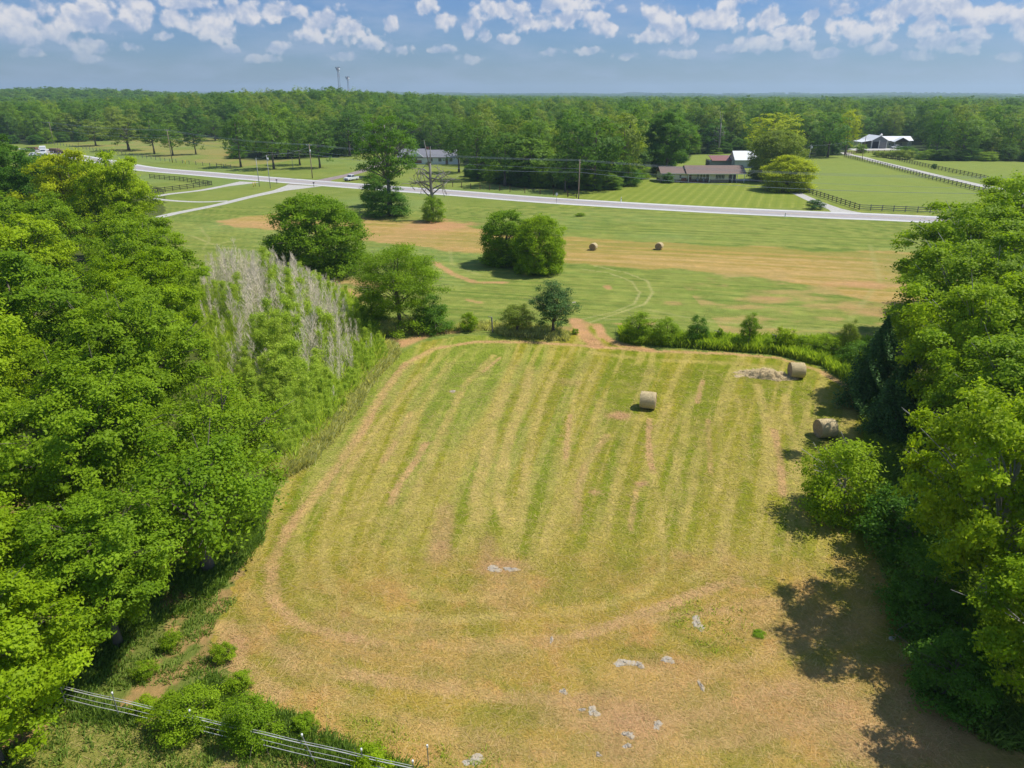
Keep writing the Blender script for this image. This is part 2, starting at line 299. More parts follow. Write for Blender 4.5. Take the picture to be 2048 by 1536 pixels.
SW = [ # swaths and bare streaks in the mown field: (pixels, half width m, strength, kind)
 ([(545,1200),(543,1130),(575,1060),(640,980),(720,870),(765,790),(810,728),(870,697),(950,684),(1050,684),(1150,690)],.38,1.,1),
 ([(1150,690),(1300,702),(1450,707),(1560,716),(1640,742),(1692,772)],.38,1.,1),([(1180,705),(1300,720),(1450,726),(1560,735)],.5,.45,0),
 ([(905,690),(850,745),(800,790),(760,850),(740,900)],.4,.35,0),
 ([(840,750),(760,850),(700,940),(660,1040),(645,1110),(660,1180)],.34,.7,0),([(730,885),(700,930),(672,985)],.25,.5,1),
 ([(870,780),(820,850),(760,940),(700,1050),(690,1130)],.3,.4,0),
 ([(822,825),(800,870),(765,925)],.28,.6,1),
 ([(852,887),(830,925),(800,965),(778,1010)],.26,1.2,1),([(778,1010),(765,1040),(745,1090),(735,1160)],.3,.4,0),
 ([(985,712),(930,770),(895,840),(860,920),(820,1020),(795,1090),(785,1145)],.36,.7,0),
 ([(1000,715),(965,745)],.2,.7,1),
 ([(1015,770),(985,850),(968,930),(952,990),(955,1040)],.5,.9,0),([(1015,900),(990,960),(975,1030)],.3,.4,0),
 ([(1062,735),(1050,790),(1025,850),(1005,940),(1000,1000),(1015,1050)],.48,.95,0),
 ([(1105,745),(1085,800),(1065,870),(1050,960),(1040,1040)],.36,.75,0),
 ([(1160,750),(1140,850),(1130,930),(1110,1010),(1090,1080)],.28,.6,0),([(1140,830),(1131,915)],.2,.7,1),
 ([(1215,870),(1170,930),(1158,975),(1150,1060)],.3,.55,1),([(1200,800),(1185,850)],.3,.35,0),
 ([(1270,830),(1240,900),(1225,990),(1215,1080)],.25,.35,0),
 ([(1300,838),(1296,875),(1300,920),(1305,945)],.22,1.3,1),([(1305,945),(1318,1000),(1325,1060),(1325,1140)],.22,.7,0),
 ([(1345,800),(1325,840),(1310,870)],.2,.6,0),
 ([(1405,762),(1395,805)],.22,.8,1),([(1415,840),(1420,900),(1422,950)],.22,.6,1),([(1390,960),(1375,1040)],.25,.4,0),
 ([(1440,820),(1442,900),(1437,990)],.3,.35,0),([(1470,900),(1465,1000),(1450,1080)],.3,.3,0),
 ([(1515,770),(1530,830),(1540,900),(1545,980)],.42,.6,0),
 ([(1548,860),(1560,920),(1566,990)],.28,1.1,1),([(1570,790),(1585,880),(1600,980),(1608,1050)],.34,.55,0),
 ([(1260,1060),(1272,980),(1290,960)],.2,.5,1),
 ([(545,1200),(590,1245),(670,1272),(760,1285)],.32,.9,1),([(640,1230),(760,1262),(900,1290),(1060,1290)],.55,.4,1),
 ([(1090,1285),(1200,1262),(1300,1222),(1400,1185),(1475,1160)],.35,.95,1),([(1300,1240),(1450,1220),(1540,1200)],.3,.5,1),
 ([(700,1350),(850,1375),(1000,1395),(1150,1400)],.4,.5,1),([(560,1330),(700,1400),(850,1450),(1000,1480)],.35,.35,1),
 ([(1150,1400),(1350,1370),(1500,1330),(1620,1290)],.35,.4,1),([(1150,1450),(1400,1430),(1600,1370),(1700,1330)],.35,.4,1),
 ([(1300,1500),(1500,1480),(1700,1420)],.35,.45,1),([(450,1250),(475,1330),(560,1390)],.5,.6,1),
 ([(645,1150),(680,1205),(770,1232),(900,1240),(1020,1232)],.35,.5,0),([(600,1090),(598,1160),(640,1215)],.28,.45,0),([(500,1190),(520,1270),(600,1330),(760,1360),(950,1375)],.45,.45,1),([(785,1145),(820,1185),(900,1200),(1000,1190)],.3,.4,0),([(1325,1140),(1290,1185),(1200,1215),(1100,1225)],.3,.4,0),([(1090,1080),(1060,1130)],.28,.4,0),([(1450,1080),(1430,1130),(1380,1160)],.3,.4,0),
 ([(880,690),(800,745),(740,820),(680,910),(620,1010),(585,1100)],.3,.45,0),([(930,700),(870,760),(800,860)],.3,.4,0),([(1605,800),(1630,880)],.3,.4,0),([(1475,790),(1490,880),(1500,960)],.3,.4,0),([(1350,900),(1360,990),(1365,1060)],.26,.4,0),([(1170,740),(1190,760)],.3,.3,0)]
PATCH = [(1237,832,26,10,1.),(885,1060,20,40,.5),(880,1110,28,20,.6),(905,783,10,4,.7),(1000,1135,60,18,.8),(975,1100,22,40,.5),(1010,1180,60,40,.35),(1190,985,12,6,.8),(1280,968,16,6,.8),(1140,765,30,8,.3),(850,1250,60,20,.3),(1180,1430,120,40,.5),(1255,1480,60,60,.6),(1330,1330,80,20,.4),(470,1290,40,40,.8),(1400,1420,200,60,.35),(1700,1430,200,80,.5),(1560,1240,120,50,.3),(700,1300,150,25,.35),(1360,1110,26,10,.4),(1450,1110,22,30,.3),(930,1330,140,30,.25),(1850,1500,200,50,.5),(1030,1500,160,30,.3)]
EXTRA = [ # marks outside the mown field
 ([(1150,640),(1165,665),(1195,692)],.9,1.,1),([(1195,650),(1205,672),(1235,688),(1300,700)],.6,.9,1),([(1175,648),(1160,655)],.7,.8,1),
 ([(1160,538),(1215,545),(1262,562),(1280,585),(1268,608),(1225,625),(1165,638)],.16,.7,0),([(1190,532),(1250,545),(1295,562),(1306,585),(1290,608),(1240,625),(1180,645)],.18,.75,0),
 ([(870,525),(905,548),(950,565),(1010,565)],.6,.8,1),([(900,500),(905,530),(960,550)],.3,.3,0),([(960,605),(935,600)],.5,.6,1),
 ([(380,470),(430,490),(480,478)],.25,.5,0),([(400,455),(420,480),(405,500)],.25,.4,0),([(440,450),(520,448),(640,470)],.5,.4,1),
 ([(640,570),(700,560),(760,575)],1.6,.7,1),([(750,680),(800,690),(860,665),(910,662)],.9,.8,1),([(745,680),(800,685)],1.0,.9,1),
 ([(1300,620),(1400,640),(1550,655),(1700,660)],.3,.35,0),([(1210,640),(1330,636)],.25,.4,0),([(1740,490),(1760,560),(1700,640)],.4,.25,0)]
lane_pts = {}
def ground_color(x, y):
    n = x.size; r = np.hypot(x, y)
    N1 = fbm(x/9, y/9, 1, 5); N2 = fbm(x/2.2, y/2.2, 2, 4); N3 = fbm(x/.7, y/.7, 4, 3); N4 = fbm(x/30, y/30, 8, 4)
    def mix(c, m, col): return c*(1-m[:, None])+col*m[:, None]
    green = C_(142,156,78); lush = C_(120,142,62); tan = C_(196,164,108); dirt = C_(196,148,104)
    olive = C_(166,158,66); oliveg = C_(140,148,50); blueg = C_(132,158,92)
    c = np.tile(green, (n, 1))
    c = mix(c, ss(.4, .7, N1)*.6, lush); c = mix(c, ss(.5, .75, N2)*.35, C_(150,166,84)); c = mix(c, ss(.45, .7, N4)*.5, blueg)
    # forest floor far off
    a = np.degrees(np.arctan2(x, y))
    ww = ss(-6, 10, r-forest_edge(a)); c = mix(c, ww, C_(66,82,44))
    # pasture behind the road, left
    pas = GP([(120,288),(220,300),(330,318),(480,334),(620,316),(700,300),(470,282),(300,276),(200,280)])
    m = inpoly(x, y, pas)*ss(.3, .65, fbm(x/14, y/14, 12, 4)); c = mix(c, m*.75, C_(164,156,96))
    # yard by the house on the left, clay patch
    for (px, py, rx, s) in ((620,308,16,.7),(500,310,14,.5),(680,303,14,.6),(1445,305,8,.9)):
        p = G(px, py); m = np.exp(-((x-p.x)/rx)**2-((y-p.y)/6)**2)*s; c = mix(c, np.clip(m*(.5+N2), 0, 1), C_(190,140,90))
    # verge strip beside the road (brighter)
    # far hay band
    wx = (N2-.5)*3.0; wy = (N1-.5)*9
    sel = (y > 90) & (y < 175)
    m = inpoly(x+wx, y+wy, band_poly)*1.0
    dd = dist_poly(x[sel]+wx[sel], y[sel]+wy[sel], band_poly, True); md = np.zeros(n); md[sel] = dd
    rowc = (y+x*.24)                                            # rows parallel to the road
    st = fbm(rowc/.55, x/60, 21, 2); st2 = fbm(rowc/1.6, x/90, 22, 2)
    bandc = np.tile(C_(186,160,92), (n, 1)); bandc = mix(bandc, ss(.42, .62, st)*.65, C_(212,180,124)); bandc = mix(bandc, ss(.5, .7, st2)*.7, C_(150,150,70))
    left = ss(10, -30, x); bandc = mix(bandc, left*ss(.3, .6, N1)*.6, C_(206,166,120))
    right = ss(42, 66, x-(125-y)*.2)*ss(135, 105, y); m = m*(1-right*.55*ss(.35, .6, N1))
    c = mix(c, m*ss(0, 1.6, md)*(.8+.2*N3), bandc)
    # stripes in the green field between
    sel2 = (y > 76) & (y < 180) & (m < .2); s3 = fbm(rowc/.5, x/50, 25, 2); c = mix(c, sel2*ss(.48, .68, s3)*.6, C_(162,168,88)); c = mix(c, sel2*ss(.45, .28, s3)*.6, C_(106,132,56))
    s3b = fbm(x/1.6, y/1.1, 26, 4); c *= (1+sel2*(s3b-.5)*.5)[:, None]
    sel2 = (x > 25) & (y > 74) & (y < 112); c = mix(c, sel2*ss(.48, .72, fbm(x/5, y/2.5, 31, 4))*.7, C_(190,166,110))
    # mown lawns beyond the road: stripes
    law = (y > 178) & (r < 420) & (x > 12)
    sc = (x*.83+y*.55) if False else (x*.93-y*.36)
    s4 = np.abs(((sc/2.7) % 1)-.5)*2
    lawn_a = law & (x < 75+(230-y)*.15) & (y < 240); c = mix(c, lawn_a*.9, C_(142,158,66)); c = mix(c, lawn_a*ss(.72, .95, s4)*.55*ss(.3, .6, N1+.1), C_(176,182,96)); c = mix(c, lawn_a*ss(.3, .05, s4)*.3, C_(110,138,54))
    lawn_b = law & ~lawn_a; s5 = np.abs((((y+x*.35)/3.6) % 1)-.5)*2; c = mix(c, lawn_b*.7, C_(144,160,76)); c = mix(c, lawn_b*ss(.6, .95, s5)*.3, C_(158,178,98)); c = mix(c, lawn_b*ss(.4, 0, s5)*.25, C_(122,146,64))
    c = mix(c, ww*1.0, C_(66,82,44))
    # woods and thicket floor by the near field
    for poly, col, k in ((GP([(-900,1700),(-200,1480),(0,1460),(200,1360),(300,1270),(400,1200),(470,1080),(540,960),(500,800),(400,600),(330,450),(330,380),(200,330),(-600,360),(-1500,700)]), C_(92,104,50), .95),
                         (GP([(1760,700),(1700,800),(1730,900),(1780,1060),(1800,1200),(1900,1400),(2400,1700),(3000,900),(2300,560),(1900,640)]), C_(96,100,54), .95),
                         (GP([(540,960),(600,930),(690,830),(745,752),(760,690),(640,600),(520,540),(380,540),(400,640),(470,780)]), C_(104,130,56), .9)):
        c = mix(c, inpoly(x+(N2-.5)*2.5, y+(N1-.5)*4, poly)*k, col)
    # grass strip beyond the near fence, bottom left
    p2 = GP([(-300,1500),(0,1440),(170,1400),(420,1460),(560,1500),(700,1540),(900,1600),(900,1900),(-300,1900)])
    m2 = inpoly(x, y, p2); c = mix(c, m2*1., C_(140,148,70)); c = mix(c, m2*ss(.5, .62, fbm(x/2.8+3, y/2.8, 44, 4))*.9, C_(196,156,110))
    p3 = GP([(170,1400),(430,1350),(440,1345),(500,1400),(590,1440),(700,1500),(900,1560),(900,1590),(560,1510),(300,1430)]); m3 = inpoly(x, y, p3)
    c = mix(c, m3*.9, C_(128,146,66)); c = mix(c, m3*ss(.52, .66, N2)*.6, tan)
    bl = ss(-6, -9, x)*ss(46, 40, y); c = mix(c, bl*(y > 0)*.9, C_(122,134,66)); c = mix(c, bl*(y > 0)*ss(.48, .6, fbm(x/1.7, y/1.7, 45, 4))*.8, C_(182,150,104))
    c = mix(c, m2*1., C_(148,150,78)); c = mix(c, m2*ss(.5, .62, fbm(x/2.8+3, y/2.8, 44, 4))*.9, C_(200,160,114))
    # ---- the mown field in front
    near = (y > -20) & (y < 84) & (np.abs(x) < 60)
    fm = np.zeros(n); xx = x+(N3-.5)*1.2+(N2-.5)*1.2; yy = y+(N3-.5)*.8+(N2-.5)*1.5
    fm[near] = inpoly(xx[near], yy[near], field_poly)
    xl = -14.0; xr = 16+(y-35)*.48; s = (x-xl)/(xr-xl)
    bow = np.sin(np.clip((y-30)/40, 0, 1)*math.pi)*.012
    s1 = fbm((s+bow)*26, y/34, 51, 3); s2 = fbm((s+bow)*70, y/16, 52, 2)
    fc = np.tile(olive, (n, 1)); fc = mix(fc, ss(.43, .56, s1)*1., oliveg); fc = mix(fc, ss(.52, .62, s2)*.6, C_(204,184,116)); fc = mix(fc, ss(.47, .34, s2)*.55, C_(138,146,50))
    fc = mix(fc, ss(.52, .72, N2)*.35, C_(178,162,92)); fc = mix(fc, ss(.55, .8, N3)*.35, C_(196,176,112))
    lft = ss(14, -4, x)*ss(38, 50, y); fc = mix(fc, lft*ss(.4, .62, s1)*.45, C_(150,168,84))
    # foreground: drier, swirled
    fg = ss(43, 31, y+np.abs(x-2)*.12+(N1-.5)*12)
    ang = np.hypot((x-2)/1.35, (y-40)); sw = fbm(ang/.55, np.arctan2(y-40, x-2)*3, 61, 3); sw2 = fbm(ang/1.6, np.arctan2(y-40, x-2)*2, 62, 3)
    fgc = np.tile(C_(186,164,84), (n, 1)); fgc = mix(fgc, ss(.45, .62, sw)*.65, C_(204,174,110)); fgc = mix(fgc, ss(.5, .66, sw2)*.75, C_(158,150,72)); fgc = mix(fgc, ss(.52, .68, N2)*.55, C_(204,160,108)); fgc = mix(fgc, ss(.48, .62, fbm(x/1.4, y/1.4, 63, 4))*.7, C_(148,148,62))
    fc = mix(fc, fg, fgc)
    idx = np.where(near)[0]; xn = x[idx]+(N3[idx]-.5)*.28; yn = y[idx]+(N3[idx]-.5)*.3; sub = fc[idx]
    sub = sub*np.where(yn[:, None] > 36, np.array([[1.0, 1.06, .88]]), np.array([[1.03, 1.02, .92]]))
    lumps = .62+.6*ss(.3, .62, fbm(xn/.9, yn/2.6, 71, 3))
    for pts, hw, st_, kd in SW:
        P = GP(pts); d = dist_poly(xn, yn, P); m = np.clip((1-ss(hw*.45, hw*1.5, d))*st_*lumps*1.05, 0, .97)
        sub = mix(sub, m, C_(210,176,122) if kd else C_(206,188,112))
    for px, py, rx, ry, st_ in PATCH:
        p = G(px, py); q = G(px+rx, py); q2 = G(px, py-ry); d = np.sqrt(((xn-p.x)/(q.x-p.x))**2+((yn-p.y)/(q2.y-p.y))**2)
        m = np.clip((1-ss(.5, 1.4, d+(N2[idx]-.5)*1.4))*st_, 0, .9); sub = mix(sub, m, C_(204,164,120))
    fc[idx] = sub
    c = mix(c, fm, fc)
    nz = (y > 60) & (y < 175) & (np.abs(x) < 90); idx = np.where(nz)[0]; xn = x[idx]+(N3[idx]-.5)*.4; yn = y[idx]+(N3[idx]-.5)*.6; sub = c[idx]
    for pts, hw, st_, kd in EXTRA:
        d = dist_poly(xn, yn, GP(pts)); m = np.clip((1-ss(hw*.5, hw*1.5, d))*st_*(.5+N2[idx]), 0, .95); sub = mix(sub, m, C_(208,166,120) if kd else C_(186,184,122))
    for px, py, rx, ry, st_ in [(1215,575,8,4,.8),(1130,658,16,4,.5),(1345,606,20,4,.4),(1540,600,50,6,.5),(1720,570,60,8,.6),(1240,648,14,3,.8),(1290,648,16,3,.6),(880,450,60,10,.8),(1750,620,50,12,.5),(700,590,50,14,.6)]:
        p = G(px, py); q = G(px+rx, py); q2 = G(px, py-ry); d = np.sqrt(((xn-p.x)/(q.x-p.x))**2+((yn-p.y)/(q2.y-p.y))**2)
        m = np.clip((1-ss(.5, 1.4, d+(N2[idx]-.5)*1.6))*st_, 0, .9); sub = mix(sub, m, C_(204,160,116))
    c[idx] = sub
    # fine grain
    c *= (1+(N3-.5)*.22*ss(200, 80, r))[:, None]
    lum = c@np.array([.3, .6, .1]); c = lum[:, None]+(c-lum[:, None])*1.05; c = c*np.array([.96, .91, .92])
    return np.clip(c, .005, .8)
# edge of the woods: base row of the first trees, by image column
EDGE = [(-500,292),(0,288),(60,290),(130,286),(215,283),(300,280),(400,279),(455,281),(470,318),(520,322),(600,318),(690,312),(740,306),(800,301),(900,300),(925,318),(930,352),(980,366),(1040,374),(1100,378),(1200,380),(1270,372),(1300,350),(1375,322),(1385,310),(1480,306),(1500,308),(1560,312),(1600,314),(1690,310),(1700,296),(1730,284),(1800,284),(1806,300),(1830,318),(1900,322),(2048,323),(2700,325)]
_ea = [azel(px, py)[0] for px, py in EDGE]; _er = [G(px, py).xy.length for px, py in EDGE]
def forest_edge(a): return np.interp(a, _ea, _er)

rs = [0.0, 4, 8]; r_ = 12.0
while r_ < 16000: rs.append(r_); r_ *= 1.0047 if r_ < 120 else (1.006 if r_ < 450 else 1.02)
rs = np.array(rs); ta = np.r_[np.arange(-180, -46, 3), np.arange(-46, 46, .11), np.arange(46, 180, 3)]
RR, TT = np.meshgrid(rs, np.radians(ta), indexing='ij'); gx = (RR*np.sin(TT)).ravel(); gy = (RR*np.cos(TT)).ravel(); gz = th(gx, gy)
nr, na = RR.shape; ii = (np.arange(nr-1)[:, None]*na+np.arange(na)[None, :]); jj = np.roll(ii, -1, axis=1)
faces = np.stack([ii, jj, jj+na, ii+na], -1).reshape(-1, 4)[:, ::-1]
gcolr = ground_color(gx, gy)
def ground_mat():
    m = bpy.data.materials.new('ground'); m.use_nodes = True; t = m.node_tree; b = t.nodes['Principled BSDF']
    at = nn(t, 'ShaderNodeAttribute'); at.attribute_name = 'gcol'; tc = nn(t, 'ShaderNodeTexCoord')
    def noi(s, d, r, st=(1, 1, 1), rot=0):
        mp = nn(t, 'ShaderNodeMapping'); t.links.new(tc.outputs['Object'], mp.inputs[0]); mp.inputs['Scale'].default_value = st; mp.inputs['Rotation'].default_value = (0, 0, rot)
        z = nn(t, 'ShaderNodeTexNoise', inp={'Scale': s, 'Detail': d, 'Roughness': r}); t.links.new(mp.outputs[0], z.inputs['Vector']); return z.outputs[0]
    a = noi(5.5, 6, .75); s1 = noi(7, 3, .6, (1, .22, 1), .5); s2 = noi(7, 3, .6, (.22, 1, 1), .3); g2 = noi(1.3, 5, .7); g3 = noi(.42, 5, .65, (.6, 1.3, 1), -.25)
    c = at.outputs['Color']
    c = mixc(t, mth(t, 'MULTIPLY', sstep(t, a, .50, .72), .75), c, mixc(t, 1, c, (.58, .66, .46), 'MULTIPLY'))
    c = mixc(t, mth(t, 'MULTIPLY', sstep(t, s1, .54, .70), .6), c, mixc(t, 1, c, (1.45, 1.35, 1.45), 'MULTIPLY'))
    c = mixc(t, mth(t, 'MULTIPLY', sstep(t, s2, .54, .70), .5), c, mixc(t, 1, c, (1.4, 1.3, 1.35), 'MULTIPLY'))
    c = mixc(t, mth(t, 'MULTIPLY', sstep(t, g2, .5, .68), .4), c, mixc(t, 1, c, (.74, .88, .6), 'MULTIPLY'))
    c = mixc(t, mth(t, 'MULTIPLY', sstep(t, g3, .46, .64), .4), c, mixc(t, 1, c, (.78, .86, .66), 'MULTIPLY')); c = mixc(t, mth(t, 'MULTIPLY', sstep(t, g3, .5, .34), .35), c, mixc(t, 1, c, (1.3, 1.2, 1.15), 'MULTIPLY'))
    t.links.new(c, b.inputs['Base Color']); b.inputs['Roughness'].default_value = .95; b.inputs['Specular IOR Level'].default_value = .1
    bp = nn(t, 'ShaderNodeBump', inp={'Strength': .55, 'Distance': .12}); t.links.new(mth(t, 'ADD', a, mth(t, 'ADD', s1, s2)), bp.inputs['Height']); t.links.new(bp.outputs[0], b.inputs['Normal'])
    return m
GM = ground_mat()
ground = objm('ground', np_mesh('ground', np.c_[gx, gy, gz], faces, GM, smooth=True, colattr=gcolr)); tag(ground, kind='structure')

# ------------------------------------------------------------------ roads
def strip(name, pts, width, z, mat, widths=None):
    P = [Vector((p[0], p[1])) for p in pts]; V = []; Fc = []
    for i, p in enumerate(P):
        t = (P[min(i+1, len(P)-1)]-P[max(i-1, 0)]).normalized(); nrm = Vector((-t.y, t.x)); w_ = (widths[i] if widths else width)/2
        V += [(p.x+nrm.x*w_, p.y+nrm.y*w_, z), (p.x-nrm.x*w_, p.y-nrm.y*w_, z)]
    for i in range(len(P)-1): Fc.append((2*i+1, 2*i+3, 2*i+2, 2*i))
    o = MB(); o.v = V; o.f = Fc
    return o.build(name, mat)
def smooth_path(pts, n=8):
    P = [Vector(p) for p in pts]; P = [P[0]*2-P[1]]+P+[P[-1]*2-P[-2]]; o = []
    for i in range(1, len(P)-2):
        for k in range(n):
            t = k/n; o.append(.5*((2*P[i])+(-P[i-1]+P[i+1])*t+(2*P[i-1]-5*P[i]+4*P[i+1]-P[i+2])*t*t+(-P[i-1]+3*P[i]-3*P[i+1]+P[i+2])*t**3))
    o.append(P[-2]); return o
asph = pmat('asphalt', (.36, .33, .33), .9, var=.08, vs=.6, bump=.2, stretch=(1, 1, 1)); shoulder = pmat('road_shoulder', (.56, .55, .53), .9, var=.08, vs=.8); gravel = pmat('gravel', (.50, .48, .43), .95, var=.16, vs=1.2, bump=.5, bs=8); browng = pmat('brown_drive', (.30, .24, .22), .95, var=.14, vs=.6, bump=.3); yline = pmat('yellow_line', (.55, .42, .10), .7); wline = pmat('white_line', (.72, .72, .70), .7); conc = pmat('concrete', (.52, .50, .47), .9, var=.1, vs=.5)
rd = GP([(2300,462),(1810,436.5),(1650,430),(1400,418.5),(1100,401),(900,385.5),(700,371),(500,355.5),(400,347),(290,337.5),(200,322),(100,304),(40,294)])
RD = smooth_path([Vector(p) for p in rd], 6)
def off(path, d):
    o = []
    for i, p in enumerate(path):
        t = (path[min(i+1, len(path)-1)]-path[max(i-1, 0)]).normalized(); o.append(p+Vector((-t.y, t.x))*d)
    return o
road = strip('road', RD, 10.6, .03, shoulder); tag(road, kind='structure')
o = strip('road_lanes', RD, 7.0, .036, asph); tag(o, kind='structure')
for k in (-.16, .16): tag(strip('road_centre_line', off(RD, k), .13, .042, yline), kind='structure')
for k in (-3.35, 3.35): tag(strip('road_edge_line', off(RD, k), .14, .042, wline), kind='structure')
def lane(name, px, w_, mat, z=.02, widths=None, n=6):
    P = smooth_path([Vector(p) for p in GP(px)], n)
    if widths: widths = list(np.interp(np.linspace(0, len(widths)-1, len(P)), range(len(widths)), widths))
    return tag(strip(name, P, w_, z, mat, widths), kind='structure')
lane('gravel_track', [(300,440),(345,428),(430,411),(500,394),(560,381),(610,371)], 3, gravel, widths=[3,2.8,2.6,2.8,4,12])
lane('driveway', [(300,395),(340,388),(400,381),(450,372),(500,364)], 2.8, gravel, widths=[2.5,2.5,2.5,3,8])
lane('grass_track', [(300,396),(340,401),(400,404),(455,402)], 1.8, gravel, z=.016)
lane('house_driveway', [(610,370),(650,360),(700,349),(740,337),(765,325),(790,322)], 4, browng, widths=[13,5,4,4,3.5,3.5])
lane('farm_lane', [(2250,432),(2048,386),(1960,371),(1880,353),(1800,334),(1750,322),(1722,314),(1700,310),(1690,305)], 4.2, gravel)
lane('barn_yard', [(1700,300),(1740,299),(1800,299)], 15, conc, z=.014)
lane('side_driveway', [(1560,372),(1590,385),(1630,403),(1670,418),(1700,428)], 2.8, gravel, widths=[2.8,2.8,3,3.5,8])
lane('carport_apron', [(1458,362),(1500,360),(1550,366),(1575,376)], 5, conc, z=.016)

# ------------------------------------------------------------------ foliage prototypes
def norm(a): return a/np.maximum(np.linalg.norm(a, axis=1, keepdims=True), 1e-6)
def leaves(rng, P, Nn, L, Wf=.55, tint=None, name='crown'):
    n = len(P); t = norm(np.cross(Nn, norm(rng.normal(size=(n, 3))))); b = np.cross(Nn, t)
    l = L*rng.uniform(.7, 1.35, (n, 1)); w_ = l*Wf
    V = np.stack([P-t*l/2, P+b*w_/2+Nn*l*.08, P+t*l/2, P-b*w_/2+Nn*l*.08], 1).reshape(-1, 3)
    Fc = np.arange(4*n).reshape(n, 4)
    if tint is None: tint = rng.uniform(0, 1, n)
    return np_mesh(name, V, Fc, None, np.repeat(tint, 4))
def boughs(rng, C, ax, nb, br, low=-.55, lobes=5, rmin=.55, skirt=0, reg=1):
    k = np.arange(nb)+.5; z = 1-(1-low)*k/nb; ph = k*2.39996+rng.uniform(0, 6); rr = np.sqrt(np.maximum(0, 1-z*z))
    D = np.c_[rr*np.cos(ph), rr*np.sin(ph), z]+rng.normal(0, .12, (nb, 3)); D = norm(D)
    lob = 1+.16*reg*np.sin(lobes*np.arctan2(D[:, 1], D[:, 0])+rng.uniform(0, 6))*(1-np.abs(D[:, 2]))+.06*reg*rng.normal(size=nb)
    rad = rng.uniform(rmin, 1, nb)**.6*lob*.86; ins = rng.random(nb) < .18; rad[ins] *= .6
    sz = br*rng.uniform(.6, 1.4, nb); out_ = rng.random(nb) < .12*reg; rad[out_] *= 1.16; sz[out_] *= .6
    Bc = np.array(C)+D*np.array(ax)*rad[:, None]
    if skirt:
        a = np.arange(skirt)*6.283/skirt+rng.normal(0, .15, skirt); q = rng.uniform(.55, .88, skirt); Bc = np.r_[Bc, np.c_[np.cos(a)*ax[0]*q, np.sin(a)*ax[1]*q, rng.uniform(.5, 1.5, skirt)*br]]
        sz = np.r_[sz, br*rng.uniform(.8, 1.3, skirt)]; D = np.r_[D, norm(np.c_[np.cos(a), np.sin(a), np.full(skirt, .1)])]
    return Bc, sz, D
def crown_pts(rng, B, br, D, ns, sr, nl, flat=.7, upb=.5, dome=.35):
    nb = len(B); d = norm(rng.normal(size=(nb, ns, 3)).reshape(-1, 3)+np.repeat(D, ns, 0)*.6+np.array([0, 0, upb]))
    S = np.repeat(B, ns, 0)+d*np.repeat(br, ns)[:, None]*rng.uniform(.55, 1.05, (nb*ns, 1))*np.array([1, 1, flat])
    P = np.repeat(S, nl, 0)+rng.normal(size=(nb*ns*nl, 3))*sr*np.array([1, 1, .55])*np.repeat(rng.uniform(.7, 1.3, nb*ns), nl)[:, None]
    Nn = norm(np.repeat(d, nl, 0)*.45+np.repeat(np.repeat(D, ns, 0), nl, 0)*dome+np.array([0, 0, .6-.4*dome])+rng.normal(size=P.shape)*(.55-.2*dome))
    ti = np.clip(np.repeat(rng.uniform(0, 1, nb), ns*nl)*.35+np.repeat(rng.uniform(0, 1, nb*ns), nl)*.45+rng.uniform(0, 1, len(P))*.2, 0, 1)
    return P, Nn, ti
def trunk_mb(rng, H, B, r0, top=.8, nl=14, lim=6, lean=(0, 0), start=.25, twig=.03):
    mb = MB(); pts = []; rad = []
    for i in range(7):
        t = i/6; pts.append(Vector((lean[0]*t+rng.normal(0, .04)*H*.2*t, lean[1]*t+rng.normal(0, .04)*H*.2*t, H*top*t))); rad.append(r0*(1-.82*t)*(1.35 if i == 0 else 1))
    mb.tube(pts, rad, 8)
    idx = rng.choice(len(B), min(nl, len(B)), replace=False)
    for q in idx:
        b = Vector(B[q]); t = min(.95, max(start, (b.z/H/top)*rng.uniform(.45, .75))); k = t*6; i = int(k); s = pts[i].lerp(pts[min(i+1, 6)], k-i)
        m = s.lerp(b, .5)+Vector((rng.normal(0, .3), rng.normal(0, .3), (b-s).length*.10))
        rr = rad[i]*.5; mb.tube([s, s.lerp(m, .5)+Vector((0, 0, .1)), m, b], [rr, rr*.8, rr*.55, twig], lim, cap=False)
        for _ in range(2):
            e = b+(b-m)*.4+Vector(rng.normal(0, 1, 3))*.6; mb.tube([m, m.lerp(e, .5)+Vector((0, 0, .2)), e], [rr*.4, rr*.3, twig*.6], 4, cap=False)
    return mb
PR = {}
def proto(key, seed, H, Rr, zc, V, nb, br, ns, sr, nl, ls, r0=.28, nlimb=14, flat=.7, low=-.55, upb=.5, wf=.55, start=.25, rmin=.55, top=.8, multi=1, skirt=0, dome=.35, reg=1):
    rng = np.random.default_rng(seed); B, b_, D = boughs(rng, (0, 0, zc), (Rr, Rr, V), nb, br, low, rmin=rmin, skirt=skirt, reg=reg)
    P, Nn, ti = crown_pts(rng, B, b_, D, ns, sr, nl, flat, upb, dome); k_ = P[:, 2] > .04*H*rng.uniform(0, 1, len(P)); P = P[k_]; Nn = Nn[k_]; ti = ti[k_]
    cm = leaves(rng, P, Nn, ls, wf, ti); tm = MB()
    for q in range(multi):
        s_ = trunk_mb(rng, H, B, r0/math.sqrt(multi), nl=nlimb//multi, start=start, top=top, lean=(rng.normal(0, .8)*(multi > 1), rng.normal(0, .8)*(multi > 1)))
        tm.add(s_.v, s_.f)
    PR[key] = (cm, tm.mesh('trunk', None, True), H, Rr)
for i in range(5): proto('near%d' % i, 10+i, 14, 6, 8.0, 6.6, 90, 1.25, 9, .29, 70, .24, low=-.85, nlimb=26, rmin=.42)
for i in range(3): proto('round%d' % i, 30+i, 11, 6, 5.0, 6.0, 165, 1.2, 8, .36, 42, .27, low=-.92, nlimb=16, rmin=.88, skirt=26, dome=.1, reg=.3)
